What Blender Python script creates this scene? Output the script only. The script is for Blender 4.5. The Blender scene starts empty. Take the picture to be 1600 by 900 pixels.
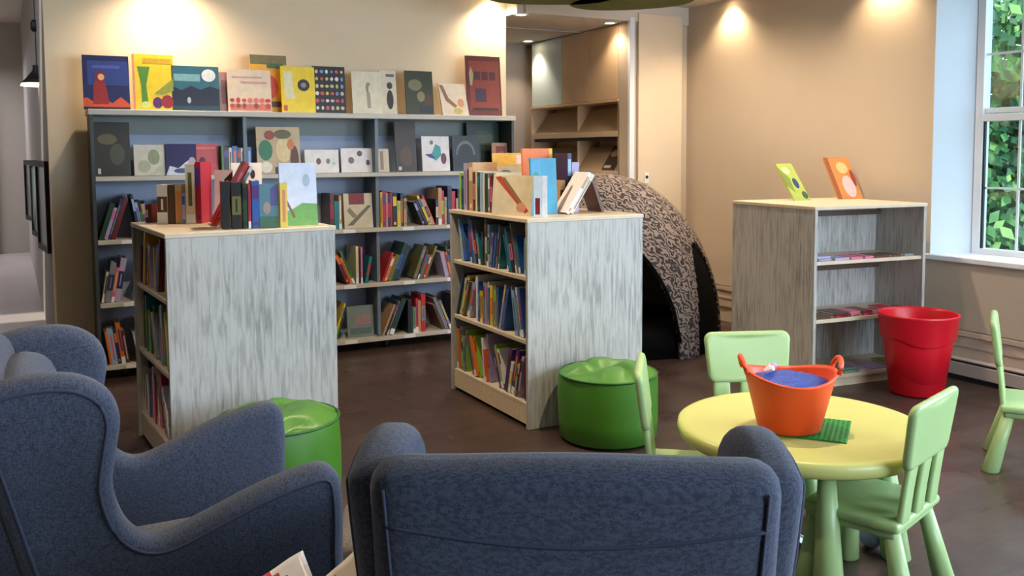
import bpy, bmesh, math, random
from mathutils import Vector, Matrix, noise, geometry as mgeo
R = math.radians; PI = math.pi
random.seed(11)
C = bpy.context.scene.collection
S = bpy.context.scene

# ---------------------------------------------------------------- camera
cd = bpy.data.cameras.new('camera'); cam = bpy.data.objects.new('camera', cd); C.objects.link(cam)
cd.sensor_width = 36; cd.lens = 36 * 1400 / 1600; cd.shift_y = -112 / 1600; cd.clip_start = .05
YAW = R(28.3); PIT = R(4.0); ROLL = R(.3)
fw = Vector((math.sin(YAW) * math.cos(PIT), math.cos(YAW) * math.cos(PIT), -math.sin(PIT)))
rt0 = Vector((math.cos(YAW), -math.sin(YAW), 0)); up0 = rt0.cross(fw)
rt = rt0 * math.cos(ROLL) - up0 * math.sin(ROLL); up = up0 * math.cos(ROLL) + rt0 * math.sin(ROLL)
cam.matrix_world = Matrix(((rt.x, up.x, -fw.x, 0), (rt.y, up.y, -fw.y, 0), (rt.z, up.z, -fw.z, 1.42), (0, 0, 0, 1)))
S.camera = cam

# ---------------------------------------------------------------- world, sun, daylight, exposure
S.view_settings.view_transform = 'Standard'; S.view_settings.look = 'None'
S.view_settings.gamma = 1; S.view_settings.use_curve_mapping = False
S.view_settings.exposure = 0.4
w = bpy.data.worlds.new('world'); S.world = w; w.use_nodes = True
bg = w.node_tree.nodes['Background']; bg.inputs[0].default_value = (.62, .80, 1, 1); bg.inputs[1].default_value = 3.0

def light(kind, name, loc, power, col, size=.1, size_y=None, aim=None, spot=120, blend=1.0):
    d = bpy.data.lights.new(name, kind); d.energy = power; d.color = col
    if kind == 'AREA':
        d.size = size
        if size_y: d.shape = 'RECTANGLE'; d.size_y = size_y
    elif kind == 'SPOT': d.shadow_soft_size = size; d.spot_size = R(spot); d.spot_blend = blend
    elif kind == 'SUN': d.angle = size
    o = bpy.data.objects.new(name, d); C.objects.link(o); o.location = loc
    if aim is not None: o.rotation_euler = (Vector(aim)).to_track_quat('-Z', 'Y').to_euler()
    return o
light('SUN', 'sun', (9, 0, 8), 3.2, (1, .95, .85), .02, aim=(.45, .6, -.75))
DAY = (.66, .82, 1.0)
light('AREA', 'daylight_right_window', (5.30, .75, 1.68), 115, DAY, 1.6, 1.7, aim=(-1, .15, -.25))
light('AREA', 'daylight_rear_window', (3.4, -2.45, 1.65), 140, DAY, 2.6, 1.7, aim=(-.2, 1, -.05))
light('AREA', 'daylight_hall', (-1.6, 13.6, 2.7), 60, (.85, .88, 1), 2.0, 2.0, aim=(0, 0, -1))
WARM = (1, .80, .58)

# ---------------------------------------------------------------- materials
def lin(c): return tuple(((v / 255) / 12.92 if v / 255 <= .04045 else ((v / 255 + .055) / 1.055) ** 2.4) for v in c)
_m = {}
def mat(name, rgb, rough=.6, var=.06, scale=20, bump=0., bscale=80, metal=0, spec=.5, stretch=(1, 1, 1), emit=None, rgb2=None, sheen=0):
    """principled with a gentle procedural variation; rgb in 0-255 sRGB"""
    if name in _m: return _m[name]
    m = bpy.data.materials.new(name); m.use_nodes = True; nt = m.node_tree; p = nt.nodes['Principled BSDF']
    c = lin(rgb); m.diffuse_color = (*c, 1)
    p.inputs['Roughness'].default_value = rough; p.inputs['Metallic'].default_value = metal
    p.inputs['Specular IOR Level'].default_value = spec
    tc = nt.nodes.new('ShaderNodeTexCoord'); mp = nt.nodes.new('ShaderNodeMapping'); mp.inputs['Scale'].default_value = stretch
    nt.links.new(tc.outputs['Object'], mp.inputs[0])
    n = nt.nodes.new('ShaderNodeTexNoise'); n.inputs['Scale'].default_value = scale; n.inputs['Detail'].default_value = 4
    nt.links.new(mp.outputs[0], n.inputs['Vector'])
    r = nt.nodes.new('ShaderNodeValToRGB'); r.color_ramp.elements[0].position = .32; r.color_ramp.elements[1].position = .68
    c2 = lin(rgb2) if rgb2 else tuple(min(1, v * (1 + var)) for v in c)
    c1 = c if rgb2 else tuple(v * (1 - var) for v in c)
    r.color_ramp.elements[0].color = (*c1, 1); r.color_ramp.elements[1].color = (*c2, 1)
    nt.links.new(n.outputs['Fac'], r.inputs[0]); nt.links.new(r.outputs[0], p.inputs['Base Color'])
    if bump:
        b = nt.nodes.new('ShaderNodeBump'); b.inputs['Strength'].default_value = bump; b.inputs['Distance'].default_value = .01
        n2 = nt.nodes.new('ShaderNodeTexNoise'); n2.inputs['Scale'].default_value = bscale; n2.inputs['Detail'].default_value = 3
        nt.links.new(mp.outputs[0], n2.inputs['Vector']); nt.links.new(n2.outputs['Fac'], b.inputs['Height']); nt.links.new(b.outputs[0], p.inputs['Normal'])
    if emit:
        p.inputs['Emission Color'].default_value = (*lin(emit[0]), 1); p.inputs['Emission Strength'].default_value = emit[1]
    if sheen: p.inputs['Sheen Weight'].default_value = sheen
    _m[name] = m; return m

WALL = mat('cream wall paint', (230, 210, 178), .75, .02, 3)
WALLR = mat('beige wall paint', (194, 178, 158), .7, .02, 3)
CEIL = mat('ceiling paint', (205, 195, 182), .85, .02, 3)
TRIMW = mat('white trim paint', (226, 230, 236), .45, .01, 5)
GREYW = mat('grey wall paint', (170, 158, 146), .75, .02, 3)
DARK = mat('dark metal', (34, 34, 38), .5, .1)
WWOOD = mat('pale birch', (222, 200, 168), .5, .1, 6, stretch=(1, 8, 8))
SHELFM = mat('shelf enamel', (196, 190, 176), .45, .03)
BACKP = mat('blue grey backing', (160, 174, 198), .6, .04, 4)
GREYP = mat('grey enamel', (120, 126, 122), .5, .05, 4)
PAGE = mat('paper', (228, 220, 204), .8, .05, 60)
BLACK = mat('black plastic', (16, 16, 18), .5, .05)
WHITE = mat('white plastic', (235, 235, 235), .5, .02)

def wash():
    m = bpy.data.materials.new('whitewashed boards'); m.use_nodes = True; nt = m.node_tree; p = nt.nodes['Principled BSDF']; N = nt.nodes.new; Lk = nt.links.new
    p.inputs['Roughness'].default_value = .6
    tc = N('ShaderNodeTexCoord')
    def nz(sc, scale, det, dist=0):
        mp = N('ShaderNodeMapping'); mp.inputs['Scale'].default_value = sc; Lk(tc.outputs['Object'], mp.inputs[0])
        n = N('ShaderNodeTexNoise'); n.inputs['Scale'].default_value = scale; n.inputs['Detail'].default_value = det; n.inputs['Distortion'].default_value = dist
        Lk(mp.outputs[0], n.inputs['Vector']); return n
    a = nz((38, 38, 3.2), 1.6, 7, .5); b = nz((90, 90, 14), 1.5, 5, .3); c = nz((2.5, 2.5, 1.5), 1.5, 3)
    m1 = N('ShaderNodeMath'); m1.operation = 'MULTIPLY_ADD'; Lk(b.outputs[0], m1.inputs[0]); m1.inputs[1].default_value = .22; Lk(a.outputs[0], m1.inputs[2])
    m2 = N('ShaderNodeMath'); m2.operation = 'MULTIPLY_ADD'; Lk(c.outputs[0], m2.inputs[0]); m2.inputs[1].default_value = .5; Lk(m1.outputs[0], m2.inputs[2])
    r = N('ShaderNodeValToRGB'); e = r.color_ramp.elements
    e[0].position = .62; e[0].color = (*lin((140, 138, 134)), 1); e[1].position = .93; e[1].color = (*lin((188, 185, 179)), 1)
    x = r.color_ramp.elements.new(.80); x.color = (*lin((171, 168, 162)), 1)
    Lk(m2.outputs[0], r.inputs[0]); Lk(r.outputs[0], p.inputs['Base Color'])
    bp = N('ShaderNodeBump'); bp.inputs['Strength'].default_value = .15; bp.inputs['Distance'].default_value = .005; Lk(m1.outputs[0], bp.inputs['Height']); Lk(bp.outputs[0], p.inputs['Normal'])
    return m
WASH = wash()

def floor_mat():
    m = bpy.data.materials.new('dark vinyl planks'); m.use_nodes = True; nt = m.node_tree; p = nt.nodes['Principled BSDF']; N = nt.nodes.new; Lk = nt.links.new
    tc = N('ShaderNodeTexCoord'); br = N('ShaderNodeTexBrick'); br.inputs['Scale'].default_value = 1
    br.inputs['Brick Width'].default_value = 1.2; br.inputs['Row Height'].default_value = .18; br.inputs['Mortar Size'].default_value = .002
    br.inputs['Color1'].default_value = (*lin((70, 53, 47)), 1); br.inputs['Color2'].default_value = (*lin((61, 46, 41)), 1); br.inputs['Mortar'].default_value = (*lin((38, 30, 27)), 1)
    Lk(tc.outputs['Object'], br.inputs['Vector'])
    mp = N('ShaderNodeMapping'); mp.inputs['Scale'].default_value = (2, 22, 1); Lk(tc.outputs['Object'], mp.inputs[0])
    n = N('ShaderNodeTexNoise'); n.inputs['Scale'].default_value = 2; n.inputs['Detail'].default_value = 5; Lk(mp.outputs[0], n.inputs['Vector'])
    mx = N('ShaderNodeMix'); mx.data_type = 'RGBA'; mx.blend_type = 'OVERLAY'; mx.inputs[0].default_value = .35
    Lk(br.outputs[0], mx.inputs[6]); Lk(n.outputs[0], mx.inputs[7]); Lk(mx.outputs[2], p.inputs['Base Color'])
    n2 = N('ShaderNodeTexNoise'); n2.inputs['Scale'].default_value = 3.5; n2.inputs['Detail'].default_value = 4; Lk(tc.outputs['Object'], n2.inputs['Vector'])
    mr = N('ShaderNodeMapRange'); mr.inputs[1].default_value = .35; mr.inputs[2].default_value = .65; mr.inputs[3].default_value = .26; mr.inputs[4].default_value = .46
    Lk(n2.outputs[0], mr.inputs[0]); Lk(mr.outputs[0], p.inputs['Roughness'])
    return m

def fabric(name, a, b, sc=260):
    m = bpy.data.materials.new(name); m.use_nodes = True; nt = m.node_tree; p = nt.nodes['Principled BSDF']; N = nt.nodes.new; Lk = nt.links.new
    p.inputs['Roughness'].default_value = .9; p.inputs['Specular IOR Level'].default_value = .15; p.inputs['Sheen Weight'].default_value = .15
    tc = N('ShaderNodeTexCoord'); mx = None; outs = []
    for s in ((sc, sc * .18, sc), (sc * .18, sc, sc * .2)):
        mp = N('ShaderNodeMapping'); mp.inputs['Scale'].default_value = s; Lk(tc.outputs['Object'], mp.inputs[0])
        n = N('ShaderNodeTexNoise'); n.inputs['Scale'].default_value = 1; n.inputs['Detail'].default_value = 3; Lk(mp.outputs[0], n.inputs['Vector']); outs.append(n)
    ad = N('ShaderNodeMath'); ad.operation = 'ADD'; Lk(outs[0].outputs[0], ad.inputs[0]); Lk(outs[1].outputs[0], ad.inputs[1])
    r = N('ShaderNodeValToRGB'); r.color_ramp.elements[0].position = .75 / 1.0; r.color_ramp.elements[1].position = 1.0
    hf = N('ShaderNodeMath'); hf.operation = 'MULTIPLY'; hf.inputs[1].default_value = .88; Lk(ad.outputs[0], hf.inputs[0])
    r.color_ramp.elements[0].color = (*lin(a), 1); r.color_ramp.elements[1].color = (*lin(b), 1)
    Lk(hf.outputs[0], r.inputs[0]); Lk(r.outputs[0], p.inputs['Base Color'])
    bp = N('ShaderNodeBump'); bp.inputs['Strength'].default_value = .25; bp.inputs['Distance'].default_value = .003; Lk(ad.outputs[0], bp.inputs['Height']); Lk(bp.outputs[0], p.inputs['Normal'])
    return m
FAB = fabric('blue grey wool', (54, 60, 76), (80, 87, 106), 520)
SEAM = mat('seam thread', (54, 60, 80), .9, .05)

def zebra():
    m = bpy.data.materials.new('zebra fabric'); m.use_nodes = True; nt = m.node_tree; p = nt.nodes['Principled BSDF']; N = nt.nodes.new; Lk = nt.links.new
    p.inputs['Roughness'].default_value = .85
    tc = N('ShaderNodeTexCoord'); n = N('ShaderNodeTexWave'); n.inputs['Scale'].default_value = 8; n.inputs['Distortion'].default_value = 16; n.inputs['Detail'].default_value = 2.5; n.inputs['Detail Scale'].default_value = 1.9
    mp = N('ShaderNodeMapping'); mp.inputs['Rotation'].default_value = (.5, .7, .3); Lk(tc.outputs['Object'], mp.inputs[0]); Lk(mp.outputs[0], n.inputs['Vector'])
    r = N('ShaderNodeValToRGB'); r.color_ramp.elements[0].position = .40; r.color_ramp.elements[1].position = .54
    r.color_ramp.elements[0].color = (*lin((46, 38, 38)), 1); r.color_ramp.elements[1].color = (*lin((134, 120, 114)), 1)
    Lk(n.outputs[0], r.inputs[0]); Lk(r.outputs[0], p.inputs['Base Color']); return m
ZEB = zebra()

# ---------------------------------------------------------------- mesh helpers
def obj(name, bm, mats, parent=None, smooth=False, loc=None):
    me = bpy.data.meshes.new(name)
    bmesh.ops.recalc_face_normals(bm, faces=bm.faces[:])
    bm.to_mesh(me); bm.free()
    if not isinstance(mats, (list, tuple)): mats = [mats]
    for m in mats: me.materials.append(m)
    if smooth:
        for p in me.polygons: p.use_smooth = True
    o = bpy.data.objects.new(name, me); C.objects.link(o)
    if parent: o.parent = parent
    if loc: o.location = loc
    return o
LABELS = {}
def tag(o, label, cat, group=None):
    o['label'] = label; o['category'] = cat
    n = len(label.split())
    if n > 16 or n < 4: print('LABEL LENGTH', n, label)
    if label in LABELS and not group: print('DUP LABEL', label)
    LABELS[label] = 1
    if group: o['group'] = group
    return o
def thing(name, label, cat, loc=(0, 0, 0), rz=0, group=None):
    o = bpy.data.objects.new(name, None); C.objects.link(o); o.location = loc; o.rotation_euler = (0, 0, rz); o.empty_display_size = .1
    return tag(o, label, cat, group)
def dup(root, loc, rz, label):
    r = root.copy(); C.objects.link(r); r.location = loc; r.rotation_euler = (0, 0, rz); tag(r, label, root['category'], root.get('group'))
    for ch in list(root.children):
        c = ch.copy(); C.objects.link(c); c.parent = r
        for g in list(ch.children):
            d = g.copy(); C.objects.link(d); d.parent = c
    return r
def struct(name, bm, m, smooth=False):
    o = obj(name, bm, m, None, smooth); o['kind'] = 'structure'; return o
def box(bm, x0, x1, y0, y1, z0, z1, mi=0, M=None):
    vs = [bm.verts.new((x, y, z)) for z in (z0, z1) for y in (y0, y1) for x in (x0, x1)]
    if M: 
        for v in vs: v.co = M @ v.co
    for f in ((0, 2, 3, 1), (4, 5, 7, 6), (0, 1, 5, 4), (2, 6, 7, 3), (0, 4, 6, 2), (1, 3, 7, 5)):
        fc = bm.faces.new([vs[i] for i in f]); fc.material_index = mi
    return vs
def BX(*a, mi=0, M=None):
    bm = bmesh.new(); box(bm, *a, mi=mi, M=M); return bm
def bev(bm, w, seg=2):
    bmesh.ops.bevel(bm, geom=bm.edges[:] + bm.verts[:], offset=w, segments=seg, profile=.5, affect='EDGES'); return bm
def BV(*a, w=.003, seg=1): return bev(BX(*a), w, seg)
def rbox(sx, sy, sz, r, n=10, fn=None, c=(0, 0, 0)):
    """rounded box centred at c, sizes s, corner radius r, optional deform fn"""
    bm = bmesh.new(); hs = Vector((sx / 2, sy / 2, sz / 2)); inn = Vector((max(0, hs.x - r), max(0, hs.y - r), max(0, hs.z - r)))
    def ts(h, i):
        k = 3; a = [-h + (h - i) * (1 - math.cos(q * PI / 2 / k)) for q in range(k)]
        return a + [-i + 2 * i * q / n for q in range(n + 1)] + [-v for v in reversed(a)]
    cache = {}
    def V(p):
        key = tuple(round(v, 5) for v in p)
        if key not in cache:
            p = Vector(p); q = Vector([max(-inn[i], min(inn[i], p[i])) for i in range(3)]); d = p - q
            if d.length > 1e-9: p = q + d.normalized() * r
            p = p + Vector(c)
            if fn: p = Vector(fn(p))
            cache[key] = bm.verts.new(p)
        return cache[key]
    T = [ts(hs[i], inn[i]) for i in range(3)]
    for ax in range(3):
        a, b = [(1, 2), (0, 2), (0, 1)][ax]
        for sgn in (-1, 1):
            for i in range(len(T[a]) - 1):
                for j in range(len(T[b]) - 1):
                    q = []
                    for (ii, jj) in ((i, j), (i + 1, j), (i + 1, j + 1), (i, j + 1)):
                        p = [0, 0, 0]; p[ax] = sgn * hs[ax]; p[a] = T[a][ii]; p[b] = T[b][jj]; q.append(V(p))
                    q2 = []
                    for v in q:
                        if v not in q2: q2.append(v)
                    if len(q2) >= 3:
                        try: bm.faces.new(q2)
                        except ValueError: pass
    return bm
def lathe(prof, n=40, bm=None, c=(0, 0, 0), sx=1, sy=1, mi=0, cap=False):
    bm = bm or bmesh.new(); rings = []
    for r, z in prof:
        rings.append([bm.verts.new((c[0] + r * sx * math.cos(2 * PI * k / n), c[1] + r * sy * math.sin(2 * PI * k / n), c[2] + z)) for k in range(n)])
    for a, b in zip(rings, rings[1:]):
        for k in range(n):
            bm.faces.new((a[k], a[(k + 1) % n], b[(k + 1) % n], b[k])).material_index = mi
    if cap: bm.faces.new(rings[0]).material_index = mi; bm.faces.new(rings[-1]).material_index = mi
    return bm
def tube(pts, r, n=8, bm=None, closed=False, mi=0):
    bm = bm or bmesh.new(); pts = [Vector(p) for p in pts]; rings = []; L = len(pts)
    rr = r if isinstance(r, (list, tuple)) else [r] * L
    for i, p in enumerate(pts):
        a = pts[(i - 1) % L] if (closed or i) else p; b = pts[(i + 1) % L] if (closed or i < L - 1) else p
        d = (b - a).normalized(); u = d.cross(Vector((0, 0, 1)) if abs(d.z) < .9 else Vector((1, 0, 0))).normalized(); v = d.cross(u)
        rings.append([bm.verts.new(p + (u * math.cos(2 * PI * k / n) + v * math.sin(2 * PI * k / n)) * rr[i]) for k in range(n)])
    prs = list(zip(rings, rings[1:])) + ([(rings[-1], rings[0])] if closed else [])
    for A, B_ in prs:
        for k in range(n): bm.faces.new((A[k], A[(k + 1) % n], B_[(k + 1) % n], B_[k])).material_index = mi
    if not closed: bm.faces.new(rings[0]).material_index = mi; bm.faces.new(rings[-1]).material_index = mi
    return bm
def spline(pts, n=6, closed=True):
    out = []; L = len(pts)
    rng = range(L) if closed else range(L - 1)
    for i in rng:
        P = [Vector(pts[(i + k) % L]) if closed else Vector(pts[max(0, min(L - 1, i + k))]) for k in (-1, 0, 1, 2)]
        for q in range(n):
            t = q / n
            out.append(.5 * ((2 * P[1]) + (-P[0] + P[2]) * t + (2 * P[0] - 5 * P[1] + 4 * P[2] - P[3]) * t * t + (-P[0] + 3 * P[1] - 3 * P[2] + P[3]) * t ** 3))
    if not closed: out.append(Vector(pts[-1]))
    return out
def slab2d(outline, t, r, fn, seg=4):
    """outline: 2d points (CCW), thickness t along third axis with rounded rim r; fn(a,b,w)->xyz"""
    bm = bmesh.new(); L = len(outline); nor = []
    for i in range(L):
        p_, q_ = outline[(i + 1) % L], outline[i - 1]; d = Vector((p_[0] - q_[0], p_[1] - q_[1])).normalized(); nor.append(Vector((d.y, -d.x)))
    lay = []
    for sgn in (-1, 1):
        ks = range(seg + 1) if sgn < 0 else range(seg, -1, -1)
        for k in ks:
            a = k / seg * PI / 2; ins = r * (1 - math.sin(a)); wv = sgn * (t / 2 - r + r * math.cos(a))
            lay.append((ins, wv))
    rings = []
    for ins, wv in lay:
        rings.append([bm.verts.new(fn(outline[i][0] - nor[i].x * ins, outline[i][1] - nor[i].y * ins, wv)) for i in range(L)])
    for A, B_ in zip(rings, rings[1:]):
        for k in range(L): bm.faces.new((A[k], A[(k + 1) % L], B_[(k + 1) % L], B_[k]))
    for ring, (ins, wv) in ((rings[0], lay[0]), (rings[-1], lay[-1])):
        pl_ = [Vector((outline[i][0] - nor[i].x * ins, outline[i][1] - nor[i].y * ins)) for i in range(L)]
        x0, x1 = min(p.x for p in pl_), max(p.x for p in pl_); y0, y1 = min(p.y for p in pl_), max(p.y for p in pl_); g_ = max(x1 - x0, y1 - y0) / 22; ins_pts = []
        for a in range(int((x1 - x0) / g_) + 1):
            for c_ in range(int((y1 - y0) / g_) + 1):
                q = Vector((x0 + (a + .5) * g_, y0 + (c_ + .5) * g_)); inside = False
                for k in range(L):
                    p1, p2 = pl_[k], pl_[k - 1]
                    if (p1.y > q.y) != (p2.y > q.y) and q.x < (p2.x - p1.x) * (q.y - p1.y) / (p2.y - p1.y) + p1.x: inside = not inside
                if inside and min((q - p).length for p in pl_) > g_ * .45: ins_pts.append(q)
        vo, _, fo, ov, _, _ = mgeo.delaunay_2d_cdt(pl_ + ins_pts, [], [list(range(L))], 1, 1e-7)
        vm = []
        for k, p in enumerate(vo):
            src = [q for q in ov[k] if q < L]; vm.append(ring[src[0]] if src else bm.verts.new(fn(p.x, p.y, wv)))
        for f in fo:
            try: bm.faces.new([vm[k] for k in f])
            except ValueError: pass
    return bm

# ================================================================= SETTING
XW = 5.13; YB = 6.27; CZ = 2.68
b = BX(-9, XW + .4, -2.7, YB + .45, -.1, 0); struct('floor', b, floor_mat())
HF = mat('hall floor tile', (190, 176, 170), .25, .04, 2)
struct('floor_hall', BX(-9, XW + .4, YB + .45, 16.5, -.1, 0.0), HF)
b = BX(-9, XW + .4, -2.7, YB + .02, CZ, CZ + .1); box(b, -9, 3.44, YB + .02, 6.5, CZ, CZ + .1); struct('ceiling', b, CEIL)
struct('ceiling_hall', BX(-9, 3.2, 6.5, 16.5, 3.35, 3.45), CEIL)
struct('ceiling_alcove', BX(3.442, XW + .4, YB + .02, 8.3, 2.53, 2.63), CEIL)
struct('trim_ceiling_edge', BX(3.50, XW, YB - .02, YB + .02, 2.53, CZ), CEIL)
struct('trim_alcove_joint', BX(3.46, 4.5, 7.02, 7.05, 2.52, 2.535), GREYW)
struct('wall_partition', BX(.117, 3.44, 6.48, 6.66, 0, CZ + .7), WALL)
struct('wall_left', BX(-9.1, -9, -2.7, 16.5, 0, 3.5), WALL)
struct('wall_hall_back', BX(-9, 3.2, 15, 15.1, 0, 3.5), GREYW)
struct('wall_alcove_back', BX(3.2, 5.6, 8.1, 8.2, 0, 3.5), GREYW)
struct('wall_alcove_left', BX(3.34, 3.44, 6.66, 8.1, 0, 3.5), GREYW)
# wall running away behind the partition's left edge
M = Matrix.Translation((.117, 6.66, 0)) @ Matrix.Rotation(R(1.0), 4, 'Z')
struct('wall_hall_right', BX(0, .12, 0, 8.4, 0, 3.5, M=M), GREYW)
# rear wall with window opening x 1.2..4.0, z .8..2.5
b = bmesh.new()
for a in ((-9, 2.0, 0, CZ), (4.8, XW + .4, 0, CZ), (2.0, 4.8, 0, .8), (2.0, 4.8, 2.5, CZ)): box(b, a[0], a[1], -2.7, -2.55, a[2], a[3])
struct('wall_rear', b, WALL)
# right wall with two openings: A y 2.45..3.80 (seen), B y -.1..1.6
b = bmesh.new(); SZ = .755; WT = 2.5
for a in ((-2.7, -.1, 0, CZ), (1.6, 2.45, 0, CZ), (3.81, 8.1, 0, CZ), (-.1, 1.6, 0, SZ), (-.1, 1.6, WT, CZ), (2.45, 3.81, 0, SZ - .03), (2.45, 3.81, WT, CZ)): box(b, XW, XW + .33, a[0], a[1], a[2], a[3])
struct('wall_right', b, WALLR)
# splayed reveal lining of the seen window
b = bmesh.new()
v = [b.verts.new(p) for p in ((XW, 3.805, SZ), (XW, 3.81, SZ), (XW + .33, 3.81, SZ), (XW + .33, 3.665, SZ), (XW, 3.805, WT), (XW, 3.81, WT), (XW + .33, 3.81, WT), (XW + .33, 3.665, WT))]
for f in ((0, 1, 2, 3), (4, 5, 6, 7), (0, 1, 5, 4), (1, 2, 6, 5), (2, 3, 7, 6), (3, 0, 4, 7)): b.faces.new([v[i] for i in f])
struct('trim_window_reveal', b, mat('reveal paint', (214, 224, 236), .5, .01, 4))
struct('window_sill_trim', BV(XW - .035, XW + .33, 2.45, 3.83, SZ - .03, SZ + .005, w=.005), TRIMW).name = 'trim_window_sill'
# window unit
WX = 5.38
def window(name, y0, y1, z0, z1, rail):
    r = bpy.data.objects.new(name, None); C.objects.link(r); r['kind'] = 'structure'
    b = bmesh.new()
    for a in ((y0, y0 + .05, z0, z1), (y1 - .05, y1, z0, z1), (y0 + .05, y1 - .05, z0, z0 + .035), (y0 + .05, y1 - .05, z1 - .05, z1)): box(b, WX, WX + .07, *a)
    obj('window_frame', b, TRIMW, r)
    b = bmesh.new(); box(b, WX - .01, WX + .05, y0 + .05, y1 - .05, rail, rail + .045); box(b, WX + .02, WX + .06, y0 + .05, y1 - .05, rail + .05, rail + .085); obj('meeting_rail', bev(b, .004, 1), TRIMW, r)
    b = bmesh.new()
    for k in (1, 2, 3): yy = y1 - .05 - k * (y1 - y0 - .1) / 5; box(b, WX + .03, WX + .04, yy - .007, yy + .007, z0 + .035, z1 - .05)
    yy = y1 - .05 - 4 * (y1 - y0 - .1) / 5; box(b, WX + .03, WX + .04, yy - .007, yy + .007, z0 + .035, z1 - .05)
    for zz in (z0 + (rail - z0) * .5, rail + (rail - z0) * .5): box(b, WX + .031, WX + .039, y0 + .05, y1 - .05, zz - .007, zz + .007)
    obj('glazing_bar', b, TRIMW, r)
    b = bmesh.new(); box(b, WX + .012, WX + .03, y1 - .062, y1 - .05, z0 + .03, rail); obj('window_seal', b, BLACK, r)
    g = bpy.data.materials.new('window glass'); g.use_nodes = True; nt = g.node_tree; nt.nodes.remove(nt.nodes['Principled BSDF'])
    tr = nt.nodes.new('ShaderNodeBsdfTransparent'); gl = nt.nodes.new('ShaderNodeBsdfGlossy'); gl.inputs['Roughness'].default_value = .02; mx = nt.nodes.new('ShaderNodeMixShader'); mx.inputs[0].default_value = .06
    tr.inputs[0].default_value = (.93, .98, .97, 1)
    nt.links.new(tr.outputs[0], mx.inputs[1]); nt.links.new(gl.outputs[0], mx.inputs[2]); nt.links.new(mx.outputs[0], nt.nodes['Material Output'].inputs[0])
    obj('window_pane', BX(WX + .042, WX + .046, y0 + .05, y1 - .05, z0 + .03, z1 - .04), g, r)
window('window_1', 2.45, 3.69, SZ + .005, WT, 1.61)
pl = light('AREA', 'window_portal', (5.47, 3.05, 1.63), 100, DAY, 1.25, 1.7, aim=(-1, 0, 0)); pl.data.cycles.is_portal = True
# baseboards and heater along the right wall
BASEP = mat('warm baseboard paint', (196, 178, 160), .5, .03)
b = bmesh.new(); box(b, XW - .02, XW, 0 - 2.5, YB, .13, .30); box(b, XW - .035, XW, -2.5, YB, .27, .30); box(b, XW - .028, XW, -2.5, YB, .20, .215); struct('baseboard_right', b, BASEP)
t = thing('baseboard_heater', 'long low cream baseboard heater along the wall under the window', 'heater', (XW - .08, 3.2, 0))
HM = mat('heater enamel', (186, 174, 164), .4, .03)
obj('heater_body', bev(BX(0, .075, -5.4, 1.0, .03, .11), .004, 1), HM, t)
obj('heater_hood', bev(BX(0, .078, -5.4, 1.0, .122, .135), .003, 1), HM, t)
obj('heater_slot', BX(.01, .07, -5.38, .98, .11, .123), DARK, t)
obj('heater_foot', BX(.015, .07, -5.38, .98, 0, .03), DARK, t)
# back wall piece at right with a flush door
struct('wall_back_right', BX(4.5, XW + .3, YB, YB + .14, 0, 2.56), WALLR)
struct('wall_back_upper', BX(4.5, XW + .3, YB, YB + .14, 2.56, CZ), WALLR)
struct('baseboard_back', BX(4.5, XW, YB - .02, YB, 0, .16), BASEP)
dr = obj('door_1', bev(BX(4.585, 5.05, YB - .035, YB - .003, .165, 2.6), .003, 1), mat('cream door', (222, 204, 178), .45, .02, 3)); dr['kind'] = 'structure'
obj('lock_plate', bev(BX(4.645, 4.69, YB - .045, YB - .035, 1.16, 1.25), .002, 1), WHITE, dr)
obj('lock_knob', lathe([(0.001, -.012), (.012, -.012), (.014, 0), (.001, 0)], 16), BLACK, dr, True, (4.667, YB - .05, 1.215)).rotation_euler = (R(90), 0, 0)
struct('trim_door_edge', BX(4.497, 4.545, YB - .03, YB, 0, 2.56), TRIMW)
struct('trim_door_left', BX(4.555, 4.575, YB - .012, YB, .16, 2.6), BASEP)
struct('trim_corner', BX(5.06, 5.075, YB - .012, YB, .16, 2.6), BASEP)
# hall door, far left
dr = obj('door_2', bev(BX(-1.3, -.42, 14.9, 14.98, 0, 2.9), .01, 1), mat('hall door', (205, 200, 190), .5, .02, 3)); dr['kind'] = 'structure'
obj('door_handle', bev(BX(-.53, -.44, 14.86, 14.9, 1.22, 1.42), .01, 1), BLACK, dr)

# ---- alcove units (against the right side of the recess)
TAN = mat('tan laminate', (214, 184, 148), .5, .03, 5)
t = thing('wall_cabinet', 'beige wall cabinet with daylight painted pale blue on its end door above the display rack', 'cabinet', (4.5, 7.1, 0))
obj('body', BX(.02, .3, -.68, .82, 1.885, 2.53), TAN, t)
obj('bottom_panel', bev(BX(-.01, .3, -.69, .83, 1.865, 1.885), .002, 1), TAN, t)
for k, (a, c_) in enumerate(((-.68, -.21), (-.205, .24), (.245, .82))):
    d = obj('door', bev(BX(0, .02, a, c_, 1.89, 2.52), .003, 1), TAN if k < 2 else mat('daylight tinted laminate', (196, 214, 220), .4, .02), t)  # the end door's pale blue is reflected daylight painted into its colour
    if k == 2: d['label'] = 'door with daylight painted in pale blue'
t = thing('display_rack', 'tan magazine rack with sloping shelves built into the alcove', 'magazine rack', (4.5, 7.1, 0))
obj('side_panel', BX(.0, .3, -.7, -.68, .3, 1.865), TAN, t); obj('side_panel', BX(0, .3, .82, .84, .3, 1.865), TAN, t)
obj('back_panel', BX(.28, .3, -.68, .82, .3, 1.865), TAN, t); obj('divider', BX(.04, .28, .02, .035, .3, 1.865), TAN, t)
RK = mat('rack board', (170, 148, 118), .55, .05, 6)
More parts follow.
